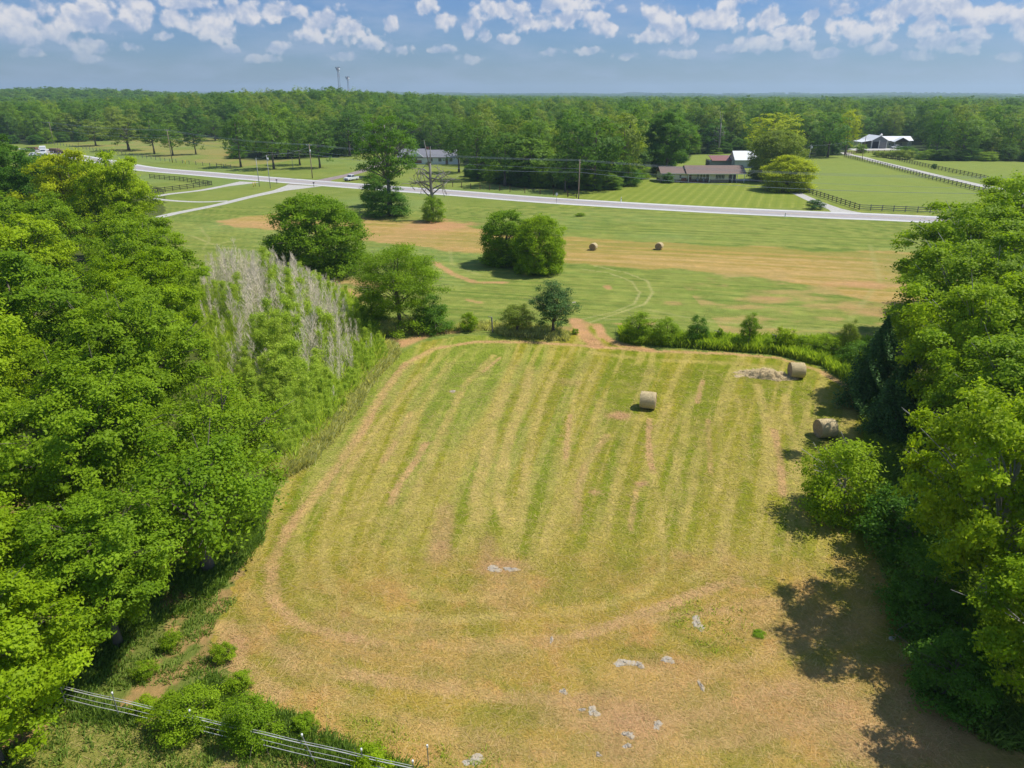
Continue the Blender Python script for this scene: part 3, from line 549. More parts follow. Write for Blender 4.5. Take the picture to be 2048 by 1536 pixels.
proto('locust', 41, 11, 5.4, 6.0, 4.9, 120, 1.15, 7, .40, 44, .22, flat=.3, low=-.8, nlimb=26, upb=.9, wf=.4, r0=.4, multi=4, skirt=18, dome=.1, reg=.5)
for i in range(2): proto('twiggy%d' % i, 45+i, 9, 3.4, 5, 4.2, 46, .9, 7, .36, 46, .2, low=-.8, nlimb=26)
for i in range(3): proto('small%d' % i, 50+i, 6, 2.6, 2.7, 3.4, 30, .8, 7, .30, 42, .2, low=-.85, nlimb=14, r0=.14, skirt=9)
for i in range(3): proto('shrub%d' % i, 60+i, 3, 1.5, 1.45, 1.4, 20, .5, 6, .2, 40, .17, low=-.9, nlimb=8, r0=.06)
for i in range(6): proto('wood%d' % i, 70+i, 18, 5.6, 9.6, 9.0, 66, 1.55, 8, .36, 10, .52, low=-.95, nlimb=10, r0=.3, rmin=.7, flat=.85, dome=.8)
for i in range(4): proto('park%d' % i, 80+i, 18, 5.6, 10.6, 8.0, 60, 1.55, 8, .36, 10, .52, low=-.9, nlimb=12, r0=.32, rmin=.65, flat=.85, dome=.8)
for i in range(3): proto('far%d' % i, 90+i, 18, 6.5, 10, 8.4, 40, 2.0, 6, .5, 7, .95, low=-.5, dome=1.0, nlimb=3, r0=.3)
proto('tall', 101, 23, 7.6, 14.6, 8.9, 66, 1.35, 8, .42, 26, .36, low=-.95, nlimb=30, r0=.5, rmin=.3, start=.4, top=.85)
for i in range(2): proto('field%d' % i, 110+i, 10, 4.4, 4.5, 5.6, 118, 1.05, 7, .36, 40, .28, low=-.92, nlimb=14, rmin=.85, skirt=24, dome=.1, reg=.3)
# conifer (cedar)
def cedar(key, seed, H, Rr, n=16000):
    rng = np.random.default_rng(seed); z = H*(1-rng.uniform(0, 1, n)**.55*.97); a = rng.uniform(0, 6.283, n)
    rad = Rr*(1-(z/H)**1.25)*(.75+.25*np.sin(a*5+z*2.2)+.15*np.sin(a*11+z*5))*rng.uniform(.45, 1.05, n)**.5
    P = np.c_[rad*np.cos(a), rad*np.sin(a), z]; Nn = norm(np.c_[np.cos(a)*.6, np.sin(a)*.6, np.full(n, .6)]+rng.normal(size=(n, 3))*.5)
    cm = leaves(rng, P, Nn, .2, .4); tm = MB().tube([(0, 0, 0), (0, 0, H*.5), (0, 0, H*.97)], [.13, .09, .02], 7); PR[key] = (cm, tm.mesh('trunk', None, True), H, Rr)
cedar('cedar', 120, 7, 2.4); cedar('cedar_small', 121, 4, 1.5, 9000)
def copy_mat(o, mat):
    if not o.data.materials: o.data.materials.append(mat)
    o.material_slots[0].link = 'OBJECT'; o.material_slots[0].material = mat
trng = random.Random(5)
def tree(key, x, y, H, Rr, leaf, label, group=None, name='broadleaf_tree', bark='bark', z=None, rz=None, cat='tree', trunk=True):
    cm, tm, h0, r0 = PR[key]; z = float(th(np.array([x]), np.array([y]))[0]) if z is None else z
    s = Rr/r0; e = empty(name, (x, y, z-.05), trng.uniform(0, 6.28) if rz is None else rz, label, cat, group, (s*trng.uniform(.93, 1.07), s*trng.uniform(.93, 1.07), H/h0))
    c = objm('crown' if cat == 'tree' else 'foliage', cm, e); copy_mat(c, LM[leaf])
    if trunk:
        t = objm('trunk' if cat == 'tree' else 'stem', tm, e); copy_mat(t, M[bark])
    return e
def ptree(key, px, py, wpx, top, leaf, label, dx=0, **kw):     # from the foot of the tree in the photograph
    p = G(px, py); return tree(key, p.x+dx, p.y, hgt(py, top), wpx*mpp(py)/2, leaf, label, **kw)

# --- big trees on the left bank of the field
LT = [ # x, y, height, radius, proto, leaf, label
 (-18.8,41.0,9.0,3.6,'twiggy0','mid','thin feathery tree with grey bare twigs at the field edge on the left'),
 (-17.9,34.6,8.6,3.9,'twiggy1','mid','small twiggy tree overhanging the left field corner above the shaded grass'),
 (-31.0,55.5,12.0,4.2,'near2','mid','rounded tree with its right side against the green saplings, left middle'),
 (-20.0,28.4,8.6,4.0,'near2','mid','leafy tree above the dark hollow near the bottom left'),
 (-25.0,37.5,12,5.2,'near0','mid','dense leafy tree with darker green crown halfway down the left bank'),
 (-25.5,26.5,9.5,4.6,'near1','bright','bright green tree at the lower left edge beside the white fence rails'),
 (-33.0,35.0,12.5,5.8,'near2','mid','broad green tree cut by the left frame edge, lower middle'),
 (-27.8,48.5,13.2,5.4,'near3','mid','rounded tree with deep shade under its crown left of the sapling thicket'),
 (-38.5,45.5,14,6.2,'near4','bright','tall yellow green tree at the left frame edge, middle height'),
 (-33.5,62.0,13.5,5.2,'near1','bright','yellow green spreading tree behind the rounded dark shaded one'),
 (-42.0,58.0,14.5,6.4,'near0','mid','big mid green tree second back at the left frame edge'),
 (-38.5,73.0,14,5.8,'near3','mid','mid green tree bordering the grey stemmed thicket'),
 (-52.0,72.0,15,7.0,'near2','bright','wide bright tree on the left edge above the middle'),
 (-47.0,88.0,13.5,5.6,'near4','mid','fine leaved tree just left of the tops of the grey stems'),
 (-62.0,92.0,15,6.6,'near1','mid','green tree behind the wide bright one on the left'),
 (-59.0,108.0,18.2,6.6,'near2','bright','yellow green tree rising in front of the gravel tracks and black fence'),
 (-71.0,118.0,18.0,7.2,'near0','gold','pale yellow green tree topping the left wood below the highway'),
 (-82.0,106.0,13.5,7.0,'near3','mid','green tree behind the yellow green pair at the left frame edge'),
 (-84.0,132.0,17.0,7.2,'near4','deep','dull green tree below the parked trucks on the left'),
 (-98.0,141.0,18.9,7.0,'near1','deep','dark round topped tree at the left frame edge near the woods'),
 (-128.0,168.0,15.0,8.0,'near0','deep','dark green tree at the far left in front of the parked trucks'),
 (-100.0,112.0,14,7,'near2','mid','green tree at the extreme left frame edge halfway to the highway'),
 (-76.0,84.0,14,7,'near4','mid','shaded green tree at the extreme left edge, upper middle'),
 (-21.5,21.5,8.6,4.3,'near3','bright','low leafy tree in the bottom left corner above the mown strip')]
for x, y, h, r, k, lf, lb in LT: tree(k, x, y, h, r, lf, lb, group='trees along the left bank of the field')
RT = [
 (50.0,76.0,16.2,7.6,'near1','bright','tall open sycamore with pale limbs at the top of the right tree line'),
 (62.0,88.0,17.2,8.0,'near2','bright','tallest bright tree at the right frame edge near the highway'),
 (40.5,60.5,15.0,6.6,'near3','mid','wide mid green tree above the cedar on the right'),
 (52.0,62.0,16.5,7.0,'near4','mid','darker green tree second from the frame edge on the right'),
 (34.6,49.5,14.6,5.8,'near0','bright','leafy tree with white limbs right of the shaded hay bale'),
 (43.0,47.0,15.5,6.5,'near2','bright','bright tree cut by the right frame edge at middle height'),
 (25.0,30.8,14.0,5.1,'near4','bright','bright round tree casting the broad shadow on the field'),
 (38.0,35.0,15,6.2,'near1','mid','tall tree cut by the right frame edge in the lower half'),
 (23.6,23.2,9.6,4.4,'near3','bright','bright clumped tree in the lower right near the hay swirl'),
 (32.0,41.5,13.2,5.6,'near0','mid','mid green tree behind the bright round shadow casting tree'),
 (34.0,22.0,12,5.5,'near0','mid','tree in the bottom right corner of the picture')]
for x, y, h, r, k, lf, lb in RT: tree(k, x, y, h, r, lf, lb, group='trees along the right side of the field', bark='palebark')
# low limb-like tree leaning over the field
e = tree('small0', 22.3, 40.9, 5.6, 2.6, 'bright', 'small bright tree leaning out over the mown field below the shaded bale', bark='palebark', name='leaning_tree'); e.rotation_euler = (R(4), R(-14), .3)
tree('cedar', 32.0, 58.0, 8.6, 3.2, 'dark', 'dark green pointed cedar at the upper right corner of the mown field', name='cedar_tree')
tree('cedar', 31.4, 52.5, 7.4, 2.9, 'dark', 'dark cedar just nearer than the pointed one on the right', name='cedar_tree')
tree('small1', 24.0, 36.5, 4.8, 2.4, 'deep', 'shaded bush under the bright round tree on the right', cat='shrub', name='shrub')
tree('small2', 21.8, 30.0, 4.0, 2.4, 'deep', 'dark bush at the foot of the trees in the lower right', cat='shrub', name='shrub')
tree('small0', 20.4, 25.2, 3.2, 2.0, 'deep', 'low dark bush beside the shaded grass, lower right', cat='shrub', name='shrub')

# --- free standing trees in the fields
ptree('round0', 640, 544, 176, 388, 'mid', 'round full tree standing alone behind the grey sapling thicket', group='free standing field trees')
ptree('field0', 1014, 528, 100, 420, 'mid', 'left tree of the touching pair in the middle of the far field', group='free standing field trees')
ptree('round1', 1078, 544, 104, 428, 'bright', 'right tree of the touching pair, bright green, below the utility pole', group='free standing field trees')
ptree('locust', 800, 655, 178, 476, 'mid', 'layered spreading tree with many thin trunks right of the thicket', group='free standing field trees', bark='bark')
ptree('small2', 862, 662, 76, 588, 'deep', 'dark bushy low tree beside the foot of the layered spreading tree', name='low_tree')
ptree('small1', 745, 640, 70, 575, 'mid', 'pale green low tree left of the layered spreading tree', name='sapling_tree')
ptree('tall', 781, 428, 150, 216, 'deep', 'tall tree with a long bare grey trunk and leafy base before the highway', bark='greybark')
ptree('small2', 780, 432, 84, 366, 'deep', 'bush of suckers round the foot of the tall bare trunked tree', cat='shrub', name='shrub')
ptree('small0', 752, 412, 56, 334, 'deep', 'side shoots left of the tall bare trunked tree', name='sapling_tree')
ptree('small1', 866, 443, 46, 386, 'mid', 'bush wrapped round the foot of the dead snag', cat='shrub', name='shrub')
# dead snag
def snag(px, py, top, spread, label, seed, vine=False, ncr=9):
    rng = np.random.default_rng(seed); p = G(px, py); H = hgt(py, top); e = empty('dead_tree', p, 0, label, 'tree'); mb = MB(); k = spread*mpp(py)
    tr = [Vector((0, 0, 0)), Vector((.1, 0, H*.3)), Vector((-.1, 0, H*.55)), Vector((0, .1, H*.72))]; mb.tube(tr, [H*.026, H*.022, H*.018, H*.013], 8); mb.build('trunk', M['greybark'], e, True)
    for i in range(ncr):
        b = MB(); t = .3+.42*i/ncr; s = tr[0].lerp(tr[3], t/.72*.95); s.x = 0; a = rng.uniform(-.5, .5)+(0 if i % 2 else math.pi); L = k*rng.uniform(.45, 1)*(1.1-t*.6)
        if i >= ncr-2: e1 = Vector(((-.9 if i % 2 else .15)*1.2, 0, H*(1 if i % 2 else .93)))
        else: e1 = s+Vector((math.cos(a)*L, math.sin(a)*L*.7, H*rng.uniform(.04, .2)))
        m = s.lerp(e1, .5)+Vector((0, 0, H*.03*rng.normal())); b.tube([s, m, e1], [H*.011, H*.008, H*.003], 5)
        if i < ncr-2:
            for _ in range(7):
                q = m.lerp(e1, rng.uniform(0, 1)); f = q+Vector(rng.normal(0, 1, 3))*k*.2; f2 = f+Vector(rng.normal(0, 1, 3))*k*.13; b.tube([q, f, f2], [H*.004, H*.0028, H*.0015], 4)
        b.build('limb', M['greybark'], e, True)
    return e
snag(865, 440, 281, 52, 'dead bleached snag with broken limbs standing before the highway', 3, ncr=11)
snag(1436, 308, 222, 16, 'bare white dead tree in front of the wood behind the brown roofed house', 8, ncr=7)
# trees round the houses and pasture
HT = [
 ('park0',1060,373,106,272,'wood','conical tree with a thin bare top left of the utility pole'),('park1',1010,372,90,262,'wood','dull green tree left of the conical thin topped one'),
 ('park2',1188,380,130,232,'wood','broad tree at the wood corner just right of the utility pole'),('park3',1245,370,90,226,'olive','lighter yellow green tree right of the utility pole'),
 ('near0',1332,348,118,222,'deep','huge glossy dark tree at the left end of the brown roofed house'),('park0',1130,383,70,300,'wood','low dark tree directly left of the utility pole foot'),
 ('field1',1236,370,34,338,'deep','small round yard tree with its shadow on the striped lawn'),('small0',1335,366,22,344,'deep','small dark tree against the left wing of the brown roofed house'),
 ('round2',1550,362,108,258,'olive','large dull green tree at the right end of the brown roofed house'),('field1',1574,381,92,311,'gold','yellow green round tree beside the side driveway'),
 ('park1',1540,316,110,224,'gold','yellow topped tree behind the dull green one by the house'),('park1',1690,309,44,218,'gold','bright yellow green tree at the head of the farm lane'),
 ('park2',1655,314,74,226,'deep','dark tree left of the bright one at the head of the farm lane'),('park3',1605,315,66,232,'wood','tree behind the small service pole'),
 ('park0',192,292,60,240,'olive','pasture tree with a short trunk, farthest left in the pasture'),('park1',258,301,92,232,'olive','wide pale pasture tree casting a flat oval shadow'),
 ('park2',309,308,60,226,'wood','tall pasture tree standing left of the second utility pole'),('park0',346,311,56,244,'wood','pasture tree right behind the second utility pole'),
 ('park3',392,309,50,240,'wood','lone pasture tree right of the second utility pole'),('park0',431,283,44,232,'wood','small pasture tree farthest back by the wood'),
 ('park1',482,334,66,225,'wood','yard tree left of the pair of thin poles'),('park1',548,338,78,226,'wood','spreading yard tree behind the thin poles'),
 ('park2',600,330,60,232,'wood','yard tree behind the steel post'),('park3',640,336,70,240,'wood','yard tree behind the tan utility pole'),
 ('park0',700,312,80,222,'wood','tree at the bend of the brown driveway'),('park0',918,345,70,240,'wood','tree right of the grey roofed house'),
 ('park1',955,360,80,236,'wood','tall dark tree casting shade on the bright grass by the wire fence'),('park1',1460,303,46,262,'wood','small tree behind the white roofed shed'),
 ('park2',1418,306,52,250,'deep','dark round tree behind the striped back lawn')]
for k, px, py, wp, tp, lf, lb in HT: ptree(k, px, py, wp, tp, lf, lb, group='yard and pasture trees beyond the highway')
ptree('shrub0', 1630, 418, 30, 398, 'dark', 'clipped round dark bush beside the side driveway', cat='shrub', name='shrub')
ptree('shrub1', 1868, 338, 10, 326, 'dark', 'small dark bush on the far lane fence', cat='shrub', name='shrub')
ptree('small1', 1722, 306, 20, 286, 'mid', 'small leafy tree at the lane bend before the barn', name='sapling_tree')
for i, (px, wp) in enumerate([(1752,16),(1766,20),(1782,20),(1798,26),(1815,26)]):
    ptree('shrub%d' % (i % 3), px, 313+i*1.5, wp, 302-i, 'olive', ['left end','second','middle','fourth','right end'][i]+' bush of the overgrown row on the far lane fence', cat='shrub', name='shrub', group='bushes on the lane fence')
ptree('shrub2', 858, 332, 12, 322, 'dark', 'clipped dark bush before the grey roofed house', cat='shrub', name='shrub')
ptree('shrub2', 1160, 432, 20, 425, 'mid', 'small weed clump in the verge below the highway', cat='shrub', name='shrub')

# --- the wood: individuals at its front, the mass behind as one object
frng = np.random.default_rng(77); cand = []
a_ = np.arange(-44, 44, .05)
step = 10.6
for gx_ in np.arange(-520, 560, step):
    for gy_ in np.arange(180, 760, step):
        x = gx_+frng.uniform(-.42, .42)*step; y = gy_+frng.uniform(-.42, .42)*step; a = math.degrees(math.atan2(x, y)); r = math.hypot(x, y)
        if abs(a) > 42: continue
        e_ = float(forest_edge(np.array([a]))[0]); dmin = min(r-float(forest_edge(np.array([a+q]))[0]) for q in (-1.2, 0, 1.2))
        if r > 720 or dmin < 2: continue
        cand.append((r-e_, r, a, x, y))
front = [c for c in cand if abs(c[2]) < 37 and c[0] < 40]; front.sort(key=lambda c: c[1]+c[0]*2.2); front = front[:235]
fs_ = set((c[3], c[4]) for c in front)
ZONES = [(-60,-27,'left of the pasture'),(-27,-20,'behind the pasture'),(-20,-12,'behind the yard with the pickup'),(-12,-3.5,'behind the grey roofed house'),(-3.5,4,'between the two houses, behind the wire fence'),(4,14,'right of the utility pole'),(14,22,'behind the brown roofed house'),(22,28.5,'behind the barn'),(28.5,60,'right of the barn')]
for i, (d_, r, a, x, y) in enumerate(front):
    zn = [z for z in ZONES if z[0] <= a < z[1]][0][2]; lf = 'olive' if (frng.random() < .2) else ('deep' if frng.random() < .25 else 'wood')
    lb = {'olive': 'paler yellow green', 'deep': 'deep green', 'wood': 'green'}[lf]+' tree at the wood front, '+zn
    tree('wood%d' % (i % 6), x, y, frng.uniform(11.5, 22.0), frng.uniform(4.6, 7.0), lf, lb, group='%s forest trees %s' % (lb.split(' tree')[0], zn), name='forest_tree')
sh_n = 0
for a in np.arange(-36.5, 37, .95):
    if -27 < a < -21.5 or -19.5 < a < -14 : continue
    r0_ = float(forest_edge(np.array([a]))[0]); r1_ = r0_+frng.uniform(.5, 5); aa = a+frng.uniform(-.3, .3); zn = [z for z in ZONES if z[0] <= a < z[1]][0][2]
    tree(['small0', 'small1', 'small2', 'field0', 'field1'][sh_n % 5], r1_*math.sin(R(aa)), r1_*math.cos(R(aa)), frng.uniform(3.5, 8.5), frng.uniform(2.8, 4.6), ['deep', 'mid', 'wood', 'deep'][sh_n % 4], 'leafy understory tree low at the wood edge, '+zn, group='understory trees '+zn, name='understory_tree'); sh_n += 1
pts = []
for (d_, r, a, x, y) in cand:
    if (x, y) in fs_: continue
    pts.append((x, y, frng.uniform(.8, 1.22), frng.uniform(.55, 1.25), int(frng.integers(0, 6))))
for (r0_, r1_, sp, sc) in ((720,1300,10.5,1.0),(1300,2600,17,1.35),(2600,6500,42,2.2)):
    area = math.radians(88)/2*(r1_**2-r0_**2); n_ = int(area/sp**2)
    rr = np.sqrt(frng.uniform(r0_**2, r1_**2, n_)); aa = np.radians(frng.uniform(-44, 44, n_))
    for r, a in zip(rr, aa):
        if r > 1500 and fbm(np.array([r*math.sin(a)/500]), np.array([r*math.cos(a)/500]), 91, 2)[0] > .62: continue
        k_ = sc*frng.uniform(.8, 1.25); pts.append((r*math.sin(a), r*math.cos(a), k_*1.05, min(k_, 1.25)*frng.uniform(.6, 1.0), 6+int(frng.integers(0, 3))))
A = np.array(pts); zz = th(A[:, 0], A[:, 1])
me = bpy.data.meshes.new('far_wood'); me.vertices.add(len(A)); me.vertices.foreach_set('co', np.c_[A[:, 0], A[:, 1], zz-.1].astype(np.float32).ravel())
for nm, typ, val in (('isc', 'FLOAT_VECTOR', np.c_[A[:, 2], A[:, 2], A[:, 3]].astype(np.float32).ravel()), ('irot', 'FLOAT', frng.uniform(0, 6.28, len(A)).astype(np.float32)), ('idx', 'INT', A[:, 4].astype(np.int32))):
    at = me.attributes.new(nm, typ, 'POINT'); at.data.foreach_set('vector' if typ == 'FLOAT_VECTOR' else 'value', val)
me.materials.append(LM['wood']); wood = objm('far_wood', me)
tag(wood, 'unbroken deciduous wood stretching from behind the first trees to the hazy horizon', 'woodland', kind='stuff')
ng = bpy.data.node_groups.new('far_wood_instances', 'GeometryNodeTree')
ng.interface.new_socket('Geometry', in_out='INPUT', socket_type='NodeSocketGeometry'); ng.interface.new_socket('Geometry', in_out='OUTPUT', socket_type='NodeSocketGeometry')
gi = ng.nodes.new('NodeGroupInput'); go = ng.nodes.new('NodeGroupOutput'); iop = ng.nodes.new('GeometryNodeInstanceOnPoints'); g2i = ng.nodes.new('GeometryNodeGeometryToInstance')
srccol = bpy.data.collections.new('crown_sources')
for j in reversed(range(9)):
    k = 'wood%d' % j if j < 6 else 'far%d' % (j-6)
    cm = PR[k][0].copy(); cm.materials.clear(); cm.materials.append(LM[['wood','wood','olive','deep','wood','mid','woodfar','wood','deep'][j]])
    so_ = bpy.data.objects.new('crown_source', cm); srccol.objects.link(so_)
    oi = ng.nodes.new('GeometryNodeObjectInfo'); oi.inputs['Object'].default_value = so_; oi.transform_space = 'ORIGINAL'
    ng.links.new(oi.outputs['Geometry'], g2i.inputs[0])
def na_(nm, dt): n = ng.nodes.new('GeometryNodeInputNamedAttribute'); n.data_type = dt; n.inputs[0].default_value = nm; return n.outputs[0]
ng.links.new(gi.outputs[0], iop.inputs['Points']); ng.links.new(g2i.outputs[0], iop.inputs['Instance']); iop.inputs['Pick Instance'].default_value = True
ng.links.new(na_('idx', 'INT'), iop.inputs['Instance Index']); ng.links.new(na_('isc', 'FLOAT_VECTOR'), iop.inputs['Scale'])
cb = ng.nodes.new('ShaderNodeCombineXYZ'); ng.links.new(na_('irot', 'FLOAT'), cb.inputs[2]); ng.links.new(cb.outputs[0], iop.inputs['Rotation']); ng.links.new(iop.outputs[0], go.inputs[0])
md = wood.modifiers.new('instances', 'NODES'); md.node_group = ng

# ------------------------------------------------------------------ sapling thicket
def sapling(seed, H, dead):
    rng = np.random.default_rng(seed); mb = MB(); top = Vector((rng.normal(0, .12), rng.normal(0, .12), H)); mb.tube([(0, 0, 0), (top.x*.4, top.y*.4, H*.5), top], [.028, .018, .005], 4)
    P = []; Nn = []
    for i in range(46 if not dead else 40):
        t = rng.uniform(.12, .97); s = Vector((top.x*t, top.y*t, H*t)); a = rng.uniform(0, 6.28); L = H*.24*(1.08-t)*rng.uniform(.6, 1.2)+.15; e = s+Vector((math.cos(a)*L*.62, math.sin(a)*L*.62, L*.85)); mb.tube([s, s.lerp(e, .5)+Vector((math.cos(a), math.sin(a), 0))*L*.07, e], [.011, .008, .003], 3, cap=False)
        for _ in range(6 if dead else 1):
            q = s.lerp(e, rng.uniform(.3, 1)); f = q+Vector((rng.normal(0, .12), rng.normal(0, .12), rng.uniform(.1, .35))); mb.tube([q, f], [.006, .002], 3, cap=False)
        n_ = 0 if dead else 64
        if n_:
            u = rng.uniform(.1, 1.1, n_)[:, None]; P.append(np.array(s)+(np.array(e)-np.array(s))*u+rng.normal(0, .09, (n_, 3))); Nn.append(rng.normal(size=(n_, 3))*.6+np.array([math.cos(a), math.sin(a), .4]))
    cr = None
    if P:
        P = np.concatenate(P); Nn = norm(np.concatenate(Nn)); n = len(P); up = norm(rng.normal(size=(n, 3))*.45+np.array([0, 0, 1])); t_ = up; b = norm(np.cross(Nn, t_)); l = .125*rng.uniform(.6, 1.4, (n, 1))
        V = np.stack([P-t_*l/2, P+b*l*.13, P+t_*l/2, P-b*l*.13], 1).reshape(-1, 3); cr = np_mesh('foliage', V, np.arange(4*n).reshape(n, 4), None, np.repeat(rng.uniform(0, 1, n), 4))
    return mb.mesh('stem', None), cr
SG = [sapling(200+i, 4.6, False) for i in range(7)]; SD = [sapling(220+i, 4.8, True) for i in range(7)]
thick = GP([(585,935),(555,900),(480,850),(440,790),(405,710),(380,650),(365,600),(380,560),(440,545),(540,550),(620,565),(690,590),(735,640),(765,690),(770,720),(735,760),(690,820),(640,880)])
tx = np.array([p[0] for p in thick]); ty = np.array([p[1] for p in thick]); srng = np.random.default_rng(9); sp_ = []
tries = 0
while len(sp_) < 580 and tries < 60000:
    tries += 1; x = srng.uniform(tx.min(), tx.max()); y = srng.uniform(ty.min(), ty.max())
    if not inpoly(np.array([x]), np.array([y]), thick)[0]: continue
    if any((x-a)**2+(y-b)**2 < (.62 if y < 70 else 1.1)**2 for a, b in sp_): continue
    sp_.append((x, y))
ng_ = nd_ = 0
for x, y in sp_:
    de = float(dist_poly(np.array([x]), np.array([y]), thick, True)[0]); far_ = ss(56, 72, y)
    dn = fbm(np.array([x/3.5]), np.array([y/6.]), 33, 3)[0]; pdead = float((.10+.9*far_)*ss(.4, 2.5, de)*ss(.26, .44, dn))
    if y < 60: pdead *= .15
    dead = srng.random() < pdead and nd_ < 290
    if not dead and ng_ >= 290: continue
    sc = (.34+.66*float(ss(0, 7, de)))*srng.uniform(.75, 1.2)*(.98+.2*far_)
    if dead:
        nd_ += 1; e = empty('dead_sapling', (x, y, 0), srng.uniform(0, 6.28), 'bare grey dead sapling standing in the thicket left of the mown field', 'sapling', 'dead grey saplings in the thicket', (sc*1.1,)*2+(sc*1.05,))
        e.rotation_euler = (srng.normal(0, .07), srng.normal(0, .07), e.rotation_euler.z); o = objm('stem', SD[nd_ % 7][0], e); copy_mat(o, M['deadstem'])
    else:
        ng_ += 1; e = empty('sapling', (x, y, 0), srng.uniform(0, 6.28), 'feathery light green sapling in the thicket left of the mown field', 'sapling', 'green saplings in the thicket', (sc*(1.9 if y < 66 else 1.5),)*2+(sc,))
        e.rotation_euler = (srng.normal(0, .08), srng.normal(0, .08), e.rotation_euler.z); o = objm('stem', SG[ng_ % 7][0], e); copy_mat(o, M['greenstem']); o = objm('foliage', SG[ng_ % 7][1], e); copy_mat(o, LM['willow'])

# ------------------------------------------------------------------ ground cover (uncountable)
def tufts(name, n_t, sampler, nb, h, wdt, spread, leaf, label, seed, flop=.5, tintf=None):
    rng = np.random.default_rng(seed); xy = sampler(rng, n_t); n = len(xy)*nb; hs = np.repeat(h*rng.uniform(.5, 1.3, len(xy)), nb)*rng.uniform(.6, 1.2, n)
    if len(xy) == 0: return
    base = np.repeat(xy, nb, 0)+rng.normal(0, spread, (n, 2)); a = rng.uniform(0, 6.283, n); d = np.c_[np.cos(a), np.sin(a)]; pr = np.c_[-d[:, 1], d[:, 0]]; fl = flop*rng.uniform(.2, 1.3, n)
    p0 = np.c_[base-pr*wdt/2, np.zeros(n)]; p1 = np.c_[base+pr*wdt/2, np.zeros(n)]
    mid = base+d*(hs*fl*.4)[:, None]; p2 = np.c_[mid+pr*wdt*.4, hs*.62]; p3 = np.c_[base+d*(hs*fl)[:, None], hs*.95]
    V = np.stack([p0, p1, p2, p3], 1).reshape(-1, 3); me = np_mesh(name, V, np.arange(4*n).reshape(n, 4), LM[leaf], np.repeat(rng.uniform(0, 1, n), 4))
    return tag(objm(name, me), label, 'ground cover', kind='stuff')
def in_polys(polys, soft=.6):
    def f(rng, n):
        out = []; cnt = 0
        areas = []
        for p in polys:
            x = np.array([q[0] for q in p]); y = np.array([q[1] for q in p]); areas.append(.5*abs(np.dot(x, np.roll(y, 1))-np.dot(y, np.roll(x, 1))))
        for p, ar in zip(polys, areas):
            k = int(n*ar/sum(areas)); x = np.array([q[0] for q in p]); y = np.array([q[1] for q in p]); got = 0
            while got < k:
                X_ = rng.uniform(x.min(), x.max(), 4*k); Y_ = rng.uniform(y.min(), y.max(), 4*k); m = inpoly(X_, Y_, p) & (rng.random(4*k) < ss(.25, .6, fbm(X_/2, Y_/2, 3, 3))+.15)
                q = np.c_[X_[m], Y_[m]][:k-got]; out.append(q); got += len(q)
        return np.concatenate(out)
    return f
hedge = [GP([(1245,684),(1300,690),(1420,699),(1550,708),(1640,730),(1715,775),(1745,780),(1760,690),(1640,686),(1500,684),(1400,680),(1300,672),(1240,665)])]
tufts('tall_weeds', 9000, in_polys(hedge), 7, .95, .07, .16, 'weed', 'tall green weeds along the fence line at the far end of the mown field', 1, .5)
hedge2 = [GP([(905,662),(985,662),(1010,672),(1080,678),(1135,684),(1138,672),(1100,655),(1000,650),(930,648)]), GP([(700,640),(760,668),(860,668),(905,662),(900,650),(800,640)])]
tufts('rough_grass', 3500, in_polys(hedge2), 7, .55, .06, .16, 'reed', 'rough tall grass below the dark shrubs at the field gateway', 2, .6)
edgeL = [GP([(560,960),(620,930),(700,838),(752,756),(800,708),(780,690),(735,740),(680,815),(600,905),(540,935)])]
tufts('bank_grass', 6500, in_polys(edgeL), 7, .7, .055, .16, 'reed', 'pale tall grass between the sapling thicket and the mown field', 3, .6)
under = [GP([(300,1440),(170,1400),(250,1310),(330,1240),(420,1200),(520,1090),(545,980),(500,960),(420,1080),(300,1180),(150,1290),(0,1400),(0,1450)]), GP([(430,1350),(500,1400),(600,1440),(720,1500),(880,1560),(880,1600),(560,1510),(300,1430)])]
tufts('bank_weeds', 9000, in_polys(under), 8, .30, .05, .14, 'grass', 'green weeds along the white rail fence and under the left trees', 4, .8)
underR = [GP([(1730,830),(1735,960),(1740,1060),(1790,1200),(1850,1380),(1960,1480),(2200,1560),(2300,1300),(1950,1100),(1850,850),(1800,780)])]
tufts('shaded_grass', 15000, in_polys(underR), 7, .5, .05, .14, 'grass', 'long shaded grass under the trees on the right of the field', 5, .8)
tufts('thicket_undergrowth', 8000, in_polys([thick]), 8, 1.15, .05, .22, 'willow', 'pale green undergrowth filling the ground between the saplings', 7, .45)
rk_ = [GP([(1330,1255),(1350,1205),(1420,1195),(1500,1230),(1520,1300),(1440,1310)]), GP([(880,1536),(890,1490),(1000,1500),(1040,1560),(960,1600)]), GP([(600,1440),(640,1400),(900,1490),(1000,1536),(980,1590),(800,1560)])]
tufts('grass_clumps', 200, in_polys(rk_), 9, .17, .03, .13, 'weed', 'green grass clumps left unmown around the rocks and near the bottom edge', 8, .9)
bl_ = [GP([(170,1395),(430,1345),(425,1260),(470,1200),(420,1190),(330,1250),(230,1330)]), GP([(-100,1560),(150,1400),(430,1460),(700,1550),(700,1640),(-100,1700)])]
tufts('scattered_weeds', 1500, in_polys(bl_), 9, .22, .05, .12, 'grass', 'scattered low weeds around the near fence at the bottom left', 6, .9)
